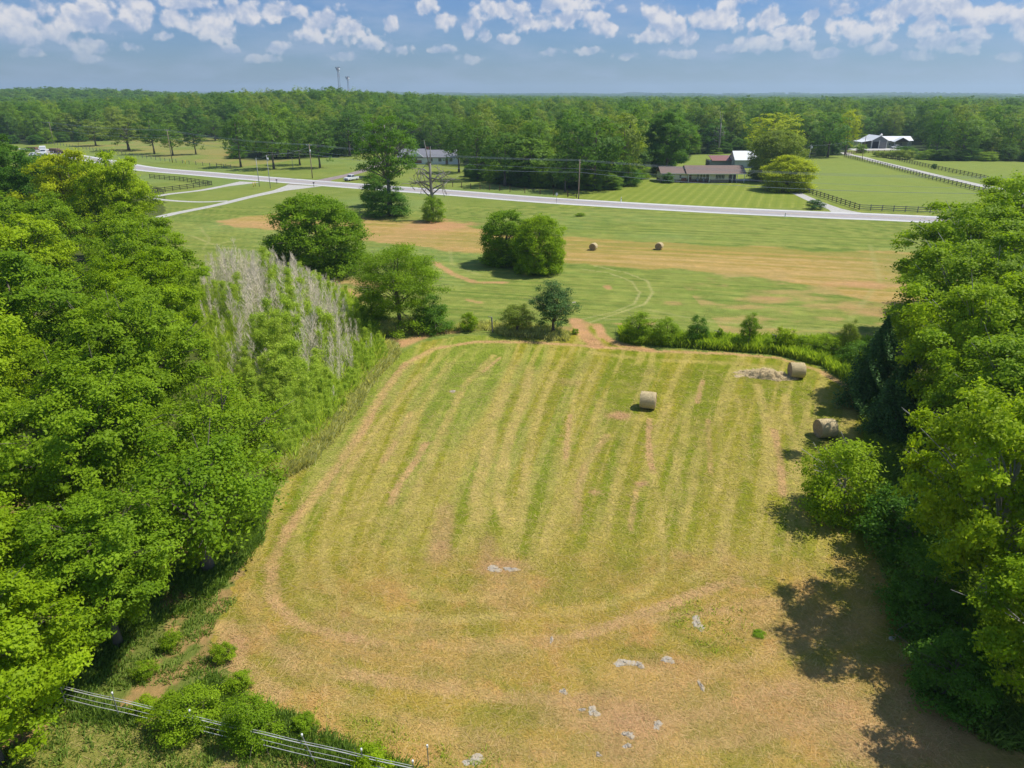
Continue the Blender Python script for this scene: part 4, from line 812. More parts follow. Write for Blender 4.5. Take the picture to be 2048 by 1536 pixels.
# short stubble and straw over the near field, tinted like the ground under it
def turf(name, n, box, wdt, lenr, seed, label, lying, cols):
    rng = np.random.default_rng(seed); r = np.exp(rng.uniform(math.log(box[0]), math.log(box[1]), n)); a = np.radians(rng.uniform(-41, 41, n)); x = r*np.sin(a); y = r*np.cos(a)
    m = inpoly(x, y, field_poly) | (rng.random(n) < .5)*(y < 60)*inpoly(x, y, GP([(-300,1900),(-300,1500),(300,1440),(560,1500),(900,1590),(900,1900)])); x = x[m]; y = y[m]; n = len(x)
    gc = ground_color(x, y); L = rng.uniform(*lenr, n)*(1+r[m]/90); ang = rng.uniform(0, 6.283, n); d = np.c_[np.cos(ang), np.sin(ang)]; pr = np.c_[-d[:, 1], d[:, 0]]*(wdt*(1+r[m]/45))[:, None]/2 if not np.isscalar(wdt) else np.c_[-d[:, 1], d[:, 0]]*(wdt*(1+r[m]/45))[:, None]/2
    c = np.c_[x, y]; z1 = L*(.06 if lying else .28)*rng.uniform(.5, 1.2, n); ho = L*(.95 if lying else .9)
    p0 = np.c_[c-pr, np.full(n, .01)]; p1 = np.c_[c+pr, np.full(n, .01)]; p2 = np.c_[c+d*ho[:, None]+pr*.5, z1]; p3 = np.c_[c+d*ho[:, None]-pr*.5, z1]
    V = np.stack([p0, p1, p2, p3], 1).reshape(-1, 3); k = rng.random(n)[:, None]; col = gc*(.9+.35*rng.random((n, 1))); alt = np.array(cols); col = np.where(k < .35, col*.6+alt*.4*(.8+.4*rng.random((n, 1))), col)
    me = np_mesh(name, V, np.arange(4*n).reshape(n, 4), TM, None, colattr=np.repeat(col, 4, 0)); return tag(objm(name, me), label, 'ground cover', kind='stuff')
TM = bpy.data.materials.new('turf'); TM.use_nodes = True; _t = TM.node_tree; _a = nn(_t, 'ShaderNodeAttribute'); _a.attribute_name = 'gcol'; _b = _t.nodes['Principled BSDF']; _t.links.new(_a.outputs['Color'], _b.inputs['Base Color']); _b.inputs['Roughness'].default_value = .8; _b.inputs['Specular IOR Level'].default_value = .15
turf('stubble_grass', 170000, (20, 78), .022, (.07, .16), 31, 'short mown green stubble across the near field', False, C_(128,142,56))
turf('loose_straw', 90000, (20, 70), .02, (.2, .55), 32, 'loose dry straw left lying on the near field', True, C_(222,190,136))

# ------------------------------------------------------------------ hedge shrubs, fence line
HS = [('small0',1276,682,62,622,'mid','leftmost bush of the fence line right of the gateway'),('small1',1332,686,62,632,'mid','second bush right of the gateway, beside the leftmost one'),('small2',1392,690,46,630,'deep','dark upright bush, third right of the gateway'),
 ('twiggy0',1495,696,40,626,'mid','tall narrow bush standing alone on the fence line'),('shrub0',1437,690,16,655,'mid','tiny bush with a fence post in it'),('shrub1',1566,702,42,650,'bright','light topped bush right of the tall narrow one'),('shrub2',1600,704,36,668,'mid','low bush near the right end of the fence line'),
 ('small0',1648,712,58,668,'mid','spreading bush by the hay bale, right end of the fence line'),('twiggy1',1690,716,40,640,'olive','thin leaning sapling at the right end of the fence line'),('shrub1',1540,702,30,672,'mid','low bush just right of the tall narrow one'),('small1',1712,735,70,680,'deep','dark bush against the cedar at the field corner'),
 ('twiggy0',1106,668,88,562,'dark','dark dense upright tree left of the gateway'),('twiggy1',1034,666,64,606,'olive','pale olive bushy tree left of the dark upright one'),('shrub0',940,662,30,622,'mid','small bush between the layered tree and the grey gate post'),('shrub1',1150,668,14,655,'mid','tiny bush right by the gateway')]
for k, px, py, wp, tp, lf, lb in HS: ptree(k, px, py, wp, tp, lf, lb, group='bushes on the field fence line', cat='shrub', name='shrub')
# foreground bushes by the white fence
for i, (x, y, h, r, k, lf, lb) in enumerate([(-14.3,23.4,2.1,1.25,'small1','mid','larger left bush growing through the white rail fence'),(-11.3,22.7,2.3,1.2,'small2','mid','right hand bush growing through the white rail fence'),(-5.9,21.2,1.3,.75,'shrub0','bright','small bright bush on the fence at the bottom edge'),(-16.6,24.2,.9,.6,'shrub1','bright','low bright bush at the left start of the white rails'),(-12.9,25.6,.9,.6,'shrub2','mid','short bush just behind the pair on the fence'),(-9.2,23.3,.8,.5,'shrub1','mid','little weed bush between the fence bushes and the bottom edge'),(12.8,29.2,.22,.3,'shrub2','mid','knee high green bush among the dry hay swirls'),(-17.2,28.2,1.1,.5,'shrub0','mid','slim leafy weed in the shade under the left trees'),(-14.3,27.5,1.0,.55,'shrub2','mid','pale leafy weed on the bank left of the dry patch'),(-17.6,26.3,1.0,.5,'shrub1','weed' if False else 'mid','leafy weed above the first white capped post')]):
    tree(k, x, y, h, r, lf, lb, cat='shrub', name='shrub', group='bushes on the near bank')

# white rail fence in the foreground
def white_fence():
    a = G(120, 1371, 1.2); b = G(826, 1532, 1.2); e = empty('rail_fence', (a.x, a.y, 0), 0, 'low fence of thin white rails on steel posts in the bottom left corner', 'fence')
    def at(t, z, dy=0): return Vector(((b.x-a.x)*t, (b.y-a.y)*t+dy, z))
    for z, r_ in ((1.2, .011), (1.06, .02), (.72, .010), (.42, .015)):
        pts = [at(t, z-.03*math.sin(t*math.pi*5)**2) for t in np.linspace(0, 1, 26)]; MB().tube(pts, r_, 6).build('rail', M['railwhite'], e, True)
    for t, lean in ((.0, 0), (.17, .02), (.40, 0), (.74, .28), (.87, 0), (1.0, 0)):
        p = at(t, 0); tp = at(t, 1.42)-Vector((lean*1.6, -lean*.6, 0)); q = MB().tube([p, tp], .022, 5).build('post', M['steel'], e)
        MB().tube([tp-Vector((0, 0, .02)), tp+Vector((0, 0, .1))], [.045, .04], 8).build('cap', M['white'], q, True)
white_fence()
p = G(857, 1532); e = empty('steel_post', p, 0, 'single steel post with white cap right of the rail fence end', 'post'); MB().tube([(0,0,0),(0,0,1.1)], .02, 5).build('post', M['steel'], e); MB().tube([(0,0,1.08),(0,0,1.2)], [.045,.04], 8).build('cap', M['white'], e)
# gate posts on the far fence line
for px, py, tp, lb in ((985,664,634,'grey leaning gate post left of the gateway'),(1435,688,662,'short fence post on the fence line inside the tiny bush'),(1549,700,670,'grey fence post right of the tall narrow bush')):
    p = G(px, py); h = hgt(py, tp); e = empty('fence_post', p, 0, lb, 'post'); MB().tube([(0,0,0),(-.08,0,h)], .09, 7).build('post', M['greybark'], e); MB().tube([(-.08,0,h*.97),(-.5,0,h*1.03)], .04, 5).build('brace', M['greybark'], e)

# ------------------------------------------------------------------ hay bales
def bale(x, y, rz, label, wdt=1.35, rad=.78):
    rng = np.random.default_rng(int(abs(x*13+y*7))); e = empty('hay_bale', (x, y, 0), rz, label, 'hay bale', 'round hay bales'); n = 40; mb = MB(); L = 14; vs = []; fs = []
    for i in range(L):
        xx = (i/(L-1)-.5)*wdt; ed = 1-.05*abs(2*i/(L-1)-1)**6
        for k in range(n):
            a = 2*math.pi*k/n; r_ = rad*ed*(1+rng.normal(0, .010)); z = max(r_*math.sin(a)*.98+rad*.94, .0); vs.append((xx, r_*math.cos(a)*1.02, z))
    for i in range(L-1):
        for k in range(n): fs.append((i*n+k, (i+1)*n+k, (i+1)*n+(k+1) % n, i*n+(k+1) % n))
    mb.add(vs, fs); mb.build('roll', M['hay'], e, True)
    for s in (-1, 1):
        c = MB(); vs = [(s*(wdt/2-.02), 0, rad*.94)]; fs = []; rings = 7
        for j in range(1, rings+1):
            for k in range(n):
                a = 2*math.pi*k/n+j*.2; r_ = rad*.95*j/rings; vs.append((s*(wdt/2+(.03 if j % 2 else 0)+rng.normal(0, .008)-(.04 if j == rings else 0)), r_*math.cos(a), max(0.01, r_*math.sin(a)+rad*.94)))
        for k in range(n): fs.append((0, 1+k, 1+(k+1) % n))
        for j in range(rings-1):
            for k in range(n): fs.append((1+j*n+k, 1+(j+1)*n+k, 1+(j+1)*n+(k+1) % n, 1+j*n+(k+1) % n))
        c.add(vs, fs); c.build('end_face', M['hayend'], e)
    w_ = MB(); m = 1100
    for _ in range(m):
        a = rng.uniform(-.3, math.pi+.3); xx = rng.uniform(-.5, .5)*wdt; r_ = rad*1.0; p = Vector((xx, r_*math.cos(a)*1.02, r_*math.sin(a)+rad*.94)); t = Vector((rng.normal(0, .3), -math.sin(a), math.cos(a))).normalized(); o_ = Vector((0, math.cos(a), math.sin(a)))*rng.uniform(.01, .05)
        w_.add([p, p+Vector((.014, 0, 0)), p+t*rng.uniform(.08, .25)+o_], [(0, 1, 2)])
    w_.build('loose_straw', M['hay'], e)
for px, py, rz, lb in ((1297,820,-.28,'round hay bale alone in the middle of the mown field'),(1595,758,-.06,'sunlit round hay bale beside the loose hay pile'),(1653,878,.12,'round hay bale in the shade of the right tree line'),(1187,501,1.15,'left one of the two small bales in the far field'),(1319,500,1.1,'right one of the two small bales in the far field')):
    p = G(px, py); bale(p.x, p.y+.5, rz, lb, *((1.15, .64) if py < 600 else (1.35, .78)))
def pile(px, py, wx, wy, h, lb):
    rng = np.random.default_rng(4); p = G(px, py); gxp, gyp = np.meshgrid(np.linspace(-1.3, 1.3, 60), np.linspace(-1.3, 1.3, 36)); rr = np.hypot(gxp, gyp)
    z = h*np.clip(1-ss(.1, 1.15, rr+(fbm(gxp*3+5, gyp*3+5, 6, 4)-.5)*1.1), 0, 1)*(.5+fbm(gxp*5+9, gyp*5, 7, 4))-.03; X_ = gxp*wx/2; Y_ = gyp*wy/2
    idx = np.arange(60*36).reshape(36, 60); Fc = np.stack([idx[:-1, :-1], idx[:-1, 1:], idx[1:, 1:], idx[1:, :-1]], -1).reshape(-1, 4)
    e = empty('hay_pile', p, -.18, lb, 'hay pile'); objm('mound', np_mesh('mound', np.c_[X_.ravel(), Y_.ravel(), z.ravel()], Fc, M['hayp'], smooth=True), e)
    mb = MB(); zf = z.ravel(); ok = np.where(zf > .03)[0]
    for _ in range(2600):
        q = rng.choice(ok); s = Vector((X_.ravel()[q], Y_.ravel()[q], zf[q]))+Vector((rng.normal(0, .08), rng.normal(0, .08), .01)); d = Vector((rng.normal(), rng.normal(), rng.uniform(-.1, .35))).normalized()*rng.uniform(.15, .5); mb.add([s, s+Vector((.02, .015, 0)), s+d], [(0, 1, 2)])
    mb.build('loose_straw', M['hay'], e)
pile(1530, 752, 5.6, 2.2, .75, 'low heap of loose raked hay beside the sunlit bale')
# ------------------------------------------------------------------ limestone outcrops
def rock(px, py, wpx, hpx, lb, seed, h=.07):
    rng = np.random.default_rng(seed); p = G(px, py); q = G(px+wpx/2, py); q2 = G(px, py-hpx/2); rx = (q.x-p.x)*.85; ry = (q2.y-p.y)*.85; n = 26; m = 9; vs = []; fs = []
    ph = rng.uniform(0, 6, 4)
    for j in range(m):
        t = j/(m-1); sc = math.sin(t*math.pi/2)
        for k in range(n):
            a = 2*math.pi*k/n; o_ = 1+.28*math.sin(2*a+ph[0])+.16*math.sin(3*a+ph[1])+.10*math.sin(7*a+ph[2])
            vs.append((rx*o_*sc*math.cos(a), ry*o_*sc*math.sin(a), h*(math.cos(t*math.pi/2)**.6)*(1+.25*math.sin(3*a+ph[3])*sc)+rng.normal(0, .012)-.02))
    for j in range(m-1):
        for k in range(n): fs.append((j*n+k, (j+1)*n+k, (j+1)*n+(k+1) % n, j*n+(k+1) % n))
    mb = MB(); mb.add(vs, fs); o = mb.build('rock', M['rock'], None); o.location = p; tag(o, lb, 'rock', 'limestone rocks in the field')
for i, a in enumerate([(988,1138,40,14,'pale flat rock at the end of the mown rows, left half of a pair'),(1022,1139,34,12,'pale flat rock touching its neighbour at the end of the mown rows'),(1395,1247,30,30,'blue grey pointed rock ringed by green grass tufts'),(1248,1326,44,22,'wide pale rock in the dry grass, left of centre right'),(1278,1330,26,16,'small rock touching the wide pale one'),(1335,1320,38,14,'low brownish rock right of the wide pale one'),(1103,1280,8,20,'narrow upright white stone in the dry grass'),
  (1127,1384,22,13,'small pale rock with a hollow, lower middle'),(1187,1424,32,22,'rounded rock, right one of two near the lower middle'),(1164,1420,18,10,'small rock left of the rounded one'),(1257,1470,30,18,'dusty pinkish rock low in the field'),(1255,1492,20,14,'small stone just below the dusty pinkish rock'),(1402,1372,12,26,'thin upright pale rock, lower right of centre'),(1197,1510,16,12,'small stone near the bottom edge, middle'),(948,1522,56,26,'big grey rock at the bottom edge beside the weeds'),(905,783,18,4,'small flat stone high in the mown rows'),(1784,1277,18,10,'rock in the shade under the right trees'),(1315,1450,26,20,'half buried brown rock right of the dusty one'),(1148,605,10,3,'small pale stone beyond the dark upright tree')]): rock(*a, 300+i)
# ------------------------------------------------------------------ fences beyond
def fence(name, px, label, rails=3, h=1.35, sp=2.5, mat='darkfence', pw=.14, group=None, wire=False, maxp=100):
    P = [Vector((*p, 0)) for p in GP(px)]; o = P[0]; e = empty(name, o, 0, label, 'fence', group); posts = []; L = 0
    tot = sum((P[i+1]-P[i]).length for i in range(len(P)-1)); sp = max(sp, tot/(maxp-2))
    for i in range(len(P)-1):
        n = max(1, round((P[i+1]-P[i]).length/sp)); posts += [P[i].lerp(P[i+1], k/n) for k in range(n)]
    posts.append(P[-1])
    pm = MB().box((0, 0, h/2+.04), (pw, pw, h+.08)).mesh('post', M[mat])
    for q in posts:
        b = objm('post', pm, e); b.location = q-o; b.rotation_euler = (0, 0, .3)
    for r_ in range(rails):
        z = h*(r_+.75)/rails; mb = MB()
        for i in range(len(posts)-1):
            a, b = posts[i]-o, posts[i+1]-o; d = b-a; ang = math.atan2(d.y, d.x)
            if wire: mb.tube([a+Vector((0, 0, z)), b+Vector((0, 0, z))], .012, 3, cap=False)
            else: mb.box(((a.x+b.x)/2+math.sin(ang)*pw*.62, (a.y+b.y)/2-math.cos(ang)*pw*.62, z), (d.length-.01, .045, .15), ang)
        mb.build('wire' if wire else 'rail', M['steel' if wire else mat], e)
    return e
fence('board_fence', [(300,357),(360,362),(424,371),(375,378),(300,388)], 'black board fence folding to a sharp corner by the highway on the left', mat='darkfence')
fence('board_fence', [(1578,374),(1640,394),(1718,420)], 'dark board fence running along the side driveway to the highway', mat='brownfence')
fence('board_fence', [(1718,420),(1810,424),(1910,428),(2100,436)], 'grey board fence parallel to the highway on the right', mat='greypole' if False else 'greybark')
fence('board_fence', [(1688,314),(1760,331),(1850,356),(1930,376),(2006,396)], 'long board fence on the near side of the farm lane', mat='brownfence', sp=2.6)
fence('board_fence', [(1752,311),(1850,334),(1960,357),(2100,392)], 'long board fence on the far side of the farm lane', mat='brownfence', sp=2.6)
fence('board_fence', [(1688,310),(1712,307),(1745,306),(1780,306)], 'short rusty board fence before the barn', mat='rust')
fence('wire_fence', [(40,283),(110,290),(180,300),(260,312),(340,324),(420,333),(462,338)], 'long wire fence between the pasture and the highway, left', rails=3, h=1.3, sp=5, mat='greybark', wire=True, pw=.2)
fence('wire_fence', [(888,372),(960,379),(1020,384),(1080,389),(1135,393)], 'wire fence with thin dark posts in front of the middle wood', rails=3, h=1.4, sp=4, mat='rust', wire=True, pw=.16)
fence('fence_brace', [(434,334),(462,337)], 'dark wooden fence brace at the right end of the pasture fence', rails=1, h=1.4, sp=3, mat='darkfence')
fence('fence_brace', [(836,371),(862,372)], 'dark wooden H brace standing left of the dead snag', rails=1, h=1.5, sp=2.5, mat='darkfence')
fence('metal_gate', [(1136,394),(1153,396)], 'dark pipe gate at the foot of the tall utility pole', rails=2, h=1.3, sp=3, mat='darkfence')
# ------------------------------------------------------------------ utility poles and wires
def pole(x, y, h, label, arm=True, mat='pole', transf=0, rot=-.55, r0=.17, group='utility poles'):
    e = empty('utility_pole', (x, y, 0), rot, label, 'utility pole', group); MB().tube([(0,0,0),(0,0,h)], [r0, r0*.62], 10).build('pole', M[mat], e, True)
    if arm:
        MB().box((0, -.16, h-.35), (2.4, .1, .13)).build('crossarm', M['greypole'], e)
        for k in (-1.1, 0, 1.1): MB().tube([(k, -.16, h-.29), (k, -.16, h-.02)], [.06, .045], 7).build('insulator', M['insul'], e)
        for s in (-1, 1): MB().tube([(0, -.16, h-1.0), (s*.7, -.16, h-.42)], .025, 4).build('brace', M['steel'], e)
    else:
        for s in (-1, 1): MB().tube([(0, 0, h-.3*(s+2)), (s*.35, 0, h-.3*(s+2)+.12)], .05, 6).build('insulator', M['insul'], e)
    for k in range(transf):
        t = MB().tube([(.36, -.2, h-2.6-k*1.0), (.36, -.2, h-1.75-k*1.0)], [.26, .26], 12).build('transformer', M['insul'], e, True)
        MB().tube([(.36, -.2, h-1.75-k), (.36, -.2, h-1.5-k)], .05, 6).build('bushing', M['greypole'], t)
    return Vector((x, y, h))
pl = []
for px, py, tp, arm, tr, lb in ((108,288,244,True,0,'leaning wooden utility pole farthest left against the wood'),(345,325,259,True,0,'utility pole with crossarm beside the pasture, second from the left'),(625,357,288,True,1,'tan utility pole with a grey transformer beside the driveway mouth'),(1157,398,319,False,0,'tall utility pole without crossarm in front of the middle wood')):
    p = G(px, py); pl.append(pole(p.x, p.y, hgt(py, tp), lb, arm, transf=tr))
pl.append(pole(102, 146, 10.6, 'utility pole hidden behind the right tree line', False))
def wire(pts, sag, lb, r_=.02, name='overhead_wire', group='overhead wires along the highway'):
    mb = MB(); P = []
    for i in range(len(pts)-1):
        a, b = Vector(pts[i]), Vector(pts[i+1]); n = 14
        for k in range(n+(i == len(pts)-2)):
            t = k/n; P.append(a.lerp(b, t)-Vector((0, 0, sag*4*t*(1-t))))
    mb.tube(P, r_, 5, cap=False); o = mb.build(name, M['wire'], None, True); return tag(o, lb, 'wire', group)
lp = pl[0]+Vector((-140, 130, 0))
dirv = Vector((.85, -.52, 0)); side = Vector((.52, .85, 0))
chain = [lp]+pl+[pl[-1]+Vector((110, -62, 0))]
wire([p+Vector((0, 0, 0)) for p in chain], .9, 'topmost wire strung along the highway poles')
wire([p+side*1.0+Vector((0, 0, -.25)) for p in chain], .95, 'upper wire on the far side of the highway poles')
wire([p-side*1.0+Vector((0, 0, -.25)) for p in chain], .95, 'upper wire on the near side of the highway poles')
wire([p+Vector((0, 0, -2.3)) for p in chain], .8, 'middle wire below the crossarms of the highway poles')
wire([p+Vector((0, 0, -3.2)) for p in chain], 1.3, 'lowest thick cable along the highway poles', .035)
# service poles
def thin(px, py, tp, lb, mat='greypole', r_=.11, tr=0):
    p = G(px, py); h = hgt(py, tp); e = empty('service_pole', p, 0, lb, 'utility pole', 'thin service poles'); MB().tube([(0,0,0),(0,0,h)], [r_, r_*.75], 8).build('pole', M[mat], e, True)
    MB().box((0, -.1, h-.25), (.9 if tr else .3, .08, .1)).build('crossarm', M['greypole'], e)
    for k in range(tr): MB().tube([(.3, -.2, h-1.6), (.3, -.2, h-.75)], [.24, .24], 10).build('transformer', M['insul'], e, True)
    return Vector((p.x, p.y, h))
q1 = thin(519, 373, 316, 'left one of the pair of thin pale poles before the highway'); q2 = thin(541, 377, 310, 'right one of the pair of thin pale poles, with a transformer', tr=1)
q3 = thin(586, 338, 315, 'short steel post under the yard trees', r_=.08); q4 = thin(1616, 332, 289, 'grey service pole with transformer at the back of the right lawn', tr=1); q5 = thin(1724, 318, 271, 'leaning orange brown pole beside the farm lane', mat='pole', r_=.14)
wire([q1, q2, pl[2]-Vector((0, 0, 1))], .5, 'service wire linking the two thin pale poles to the tan pole', .02, group='service wires'); wire([q4-Vector((0,0,.3)), q5-Vector((0,0,.4))], 1.0, 'service wire running to the leaning pole by the farm lane', .02, group='service wires')
wire([q4-Vector((0,0,.3)), G(1495, 350, 3.2)], .8, 'service wire dropping to the brown roofed house', .02, group='service wires')
# roadside bits
def post_sign(px, py, h, lb, kind):
    p = G(px, py); e = empty({'mail': 'mailbox', 'diamond': 'road_sign', 'marker': 'marker_post', 'bollard': 'bollard'}[kind], p, .55 if kind != 'mail' else -.5, lb, {'mail': 'mailbox', 'diamond': 'road sign', 'marker': 'marker post', 'bollard': 'bollard'}[kind])
    if kind == 'mail':
        MB().box((0,0,.55), (.1,.1,1.1)).build('post', M['darkfence'], e); mb = MB(); mb.prismx([(-.14,1.1),(.14,1.1),(.14,1.28),(.1,1.36),(0,1.4),(-.1,1.36),(-.14,1.28)], -.28, .28); b = mb.build('box', M['blacktrim'], e); MB().box((.1,-.16,1.34), (.03,.02,.16)).build('flag', M['red'], b)
    elif kind == 'diamond':
        MB().tube([(0,0,0),(0,0,h)], .04, 6).build('post', M['steel'], e); MB().add([(0,-.05,h-.1),(.45,-.05,h+.4),(0,-.05,h+.9),(-.45,-.05,h+.4),(0,-.02,h-.1),(.45,-.02,h+.4),(0,-.02,h+.9),(-.45,-.02,h+.4)], [(0,1,2,3),(7,6,5,4),(0,4,5,1),(1,5,6,2),(2,6,7,3),(3,7,4,0)]).build('plate', M['grey'], e)
    elif kind == 'marker':
        MB().frus((0,0,0), (.3,.12), (.12,.08), h).build('panel', M['white'], e, bev=.02); MB().box((0,-.08,h*.7), (.12,.02,.2)).build('band', M['blacktrim'], e)
    else:
        MB().tube([(0,0,0),(0,0,h)], .11, 10).build('post', M['yellow'], e, True); MB().tube([(0,0,h),(0,0,h+.08)], [.11,.03], 10).build('cap', M['yellow'], e, True)
post_sign(554, 368, 1.1, 'black mailbox on a post at the near road edge left of the track', 'mail'); post_sign(628, 374, 1.1, 'dark mailbox beside the gravel track junction', 'mail'); post_sign(1113, 407, 1.9, 'grey diamond road sign seen from behind on the near verge', 'diamond')
post_sign(1242, 404, 1.3, 'white tapered marker on the striped lawn edge', 'marker'); post_sign(1570, 434, 1.0, 'small dark topped marker on the near verge of the highway, right', 'marker'); post_sign(507, 374, 1.3, 'left one of the two yellow posts by the track', 'bollard'); post_sign(511, 372, 1.3, 'right one of the two yellow posts by the track', 'bollard')
post_sign(371, 328, 1.4, 'lone yellow marker post on the pasture fence', 'bollard')
# ------------------------------------------------------------------ buildings
def gable(e, name, x0, x1, y0, y1, zw, zr, mat, over=.4, axis='x', th_=.15):
    mb = MB()
    if axis == 'x':
        ym = (y0+y1)/2; sl = (zr-zw)/(ym-y0)
        mb.prismx([(y0-over, zw-over*sl), (ym, zr), (y1+over, zw-over*sl), (y1+over, zw-over*sl+th_), (ym, zr+th_), (y0-over, zw-over*sl+th_)], x0-over, x1+over)
    else:
        xm = (x0+x1)/2; sl = (zr-zw)/(xm-x0)
        mb.prism([(x0-over, zw-over*sl), (xm, zr), (x1+over, zw-over*sl), (x1+over, zw-over*sl+th_), (xm, zr+th_), (x0-over, zw-over*sl+th_)], y0-over, y1+over)
    return mb.build(name, mat, e)
def win(e, x, y, z, w_, h, nx=1, frame='white', name='window', face='y'):
    f = MB()
    D = .1
    for a, b, c, d in ((x-w_/2, x+w_/2, z, z+.09), (x-w_/2, x+w_/2, z+h-.09, z+h)): f.box(((a+b)/2, y, (c+d)/2), (b-a, D, d-c))
    for k in range(nx+1):
        xx = x-w_/2+.045+(w_-.09)*k/nx; f.box((xx, y, z+h/2), (.08, D, h-.18-.004))
    fo = f.build(name, M[frame], e); MB().box((x, y+.02, z+h/2), (w_-.1, .03, h-.1)).build('pane', M['glass'], fo)
    return fo
def brown_house():
    y = 231.2; X = lambda px: (px-1024)*mpp(365); o = Vector((X(1400), y, 0)); e = empty('ranch_house', o, 0, 'long low cream house with a brown roof and stone skirting beyond the striped lawn', 'house')
    x0, xa, xb, xc, xd = [X(p)-o.x for p in (1322, 1374, 1418, 1456, 1486)]
    w1 = MB(); w1.box(((x0+xa)/2, 4.2, 1.85), (xa-x0, 7.4, 1.9)); w1.box(((xa+xb)/2+.003, 5.2, 1.85), (xb-xa, 7.4, 1.9)); w1.box(((xb+xc)/2, 4.0, 1.85), (xc-xb-.004, 8.0, 1.9)); w1.build('wall', M['cream'], e)
    s = MB(); s.box(((x0+xa)/2, 4.2, .45), (xa-x0+.06, 7.46, .9)); s.box(((xb+xc)/2, 4.0, .45), (xc-xb+.06, 8.06, .9)); s.box(((xa+xb)/2, 5.2, .45), (xb-xa-.07, 7.4, .9)); s.build('stone_skirting', M['stone'], e)
    MB().box(((xa+xb)/2, .9, .15), (xb-xa-.1, 1.9, .3)).build('porch', M['brick'], e); MB().box((xb-1.3, -.5, .08), (1.8, .9, .16)).build('step', M['stone'], e)
    r = gable(e, 'roof', xa-.2, xd, -.6, 8.6, 2.85, 4.75, M['roofbrown'], .45); gable(e, 'roof', x0, xa-.3, .3, 8.0, 2.82, 4.35, M['roofbrown'], .4)
    MB().tube([(xa-.62, -1.0, 2.75), (xa-.62, 4, 4.9)], .07, 4).build('flashing', M['blacktrim'], e)
    MB().box(((xa+xd)/2, -1.07, 2.72), (xd-xa+.9, .06, .2)).build('fascia', M['white'], e); MB().box(((x0+xa)/2-.3, -.14, 2.7), (xa-x0-.1, .05, .18)).build('fascia', M['white'], e)
    for k in range(4): win(e, xa+3.6+k*.95, 1.47, .9, .62, 1.75, 1)
    MB().box((xa+1.0, 1.46, 1.15), (1.0, .08, 2.1)).build('door', M['door'], e)
    MB().box((xa-1.1, .2, .9), (1.5, .5, .9)).build('stone_pier', M['brick'], e)
    win(e, (xb+xc)/2+.2, -.06, .95, 2.9, 1.5, 6); win(e, x0+3.2, .44, 1.3, .95, 1.2, 1); win(e, x0+6.0, .44, 1.3, .8, 1.1, 1); win(e, x0+1.0, .44, 1.3, .7, 1.0, 1)
    for xx in (xa+.1, xb-.3, xc+.9, xc+2.4, xd-.1): MB().box((xx, -.75, 1.42), (.16, .16, 2.75)).build('porch_post', M['white'], e)
    for xx in (xc+1.0, xd-.3): MB().box((xx, 7.8, 1.5), (.16, .16, 2.9)).build('porch_post', M['white'], e)
    MB().box(((xc+xd)/2, 8.2, 1.0), (xd-xc, .15, 2.0)).build('back_wall', M['cream'], e)
    for k in range(2):
        c = MB(); c.box((xa+3.4+k*1.9, .9, .62), (.55, .5, .08)); c.box((xa+3.4+k*1.9, 1.15, .95), (.55, .07, .6)); c.box((xa+3.4+k*1.9, .9, .45), (.5, .45, .28)); ch = c.build('porch_chair', M['grey'], None); ch.location = o; tag(ch, ('left' if k == 0 else 'right')+' grey chair on the porch of the brown roofed house', 'chair', 'porch chairs')
brown_house()
p = G(1446, 334); e = empty('shed', p, 0, 'low open shed with a rusty red roof behind the brown roofed house', 'shed')
MB().box((0, 3, 1.1), (10.4, 5.4, 2.2)).build('wall', M['greyside'], e); mb = MB(); mb.prismx([(-.3, 2.2), (6, 3.6), (6, 3.75), (-.3, 2.35)], -4.4, 5.4); mb.build('roof', M['roofred'], e); mb = MB()
for k in range(5): mb.box((-5.4, .2+k*1.3, 1.5), (.08, .1, 2.6))
for k in range(4): mb.box((-5.4, 3, .5+k*.65), (.06, 5.6, .12))
mb.build('slatted_end', M['brownfence'], e); MB().box((.4, 6.1, 3.72), (10.4, .1, .22)).build('ridge_cap', M['white'], e)
p = G(1487, 336); e = empty('tall_shed', p, 0, 'tall shed with a steep white metal roof behind the brown roofed house', 'shed')
mb = MB(); mb.prismx([(0, 0), (0, 3.0), (4, 5.6), (8, 3.0), (8, 0)], -3.4, 4.6); mb.build('wall', M['grey'], e); gable(e, 'roof', -3.3, 4.6, 0, 8, 3.0, 5.75, M['roofwhite'], .4); MB().box((-3.45, 4, 1.2), (.08, 2.6, 2.4)).build('door', M['white'], e)
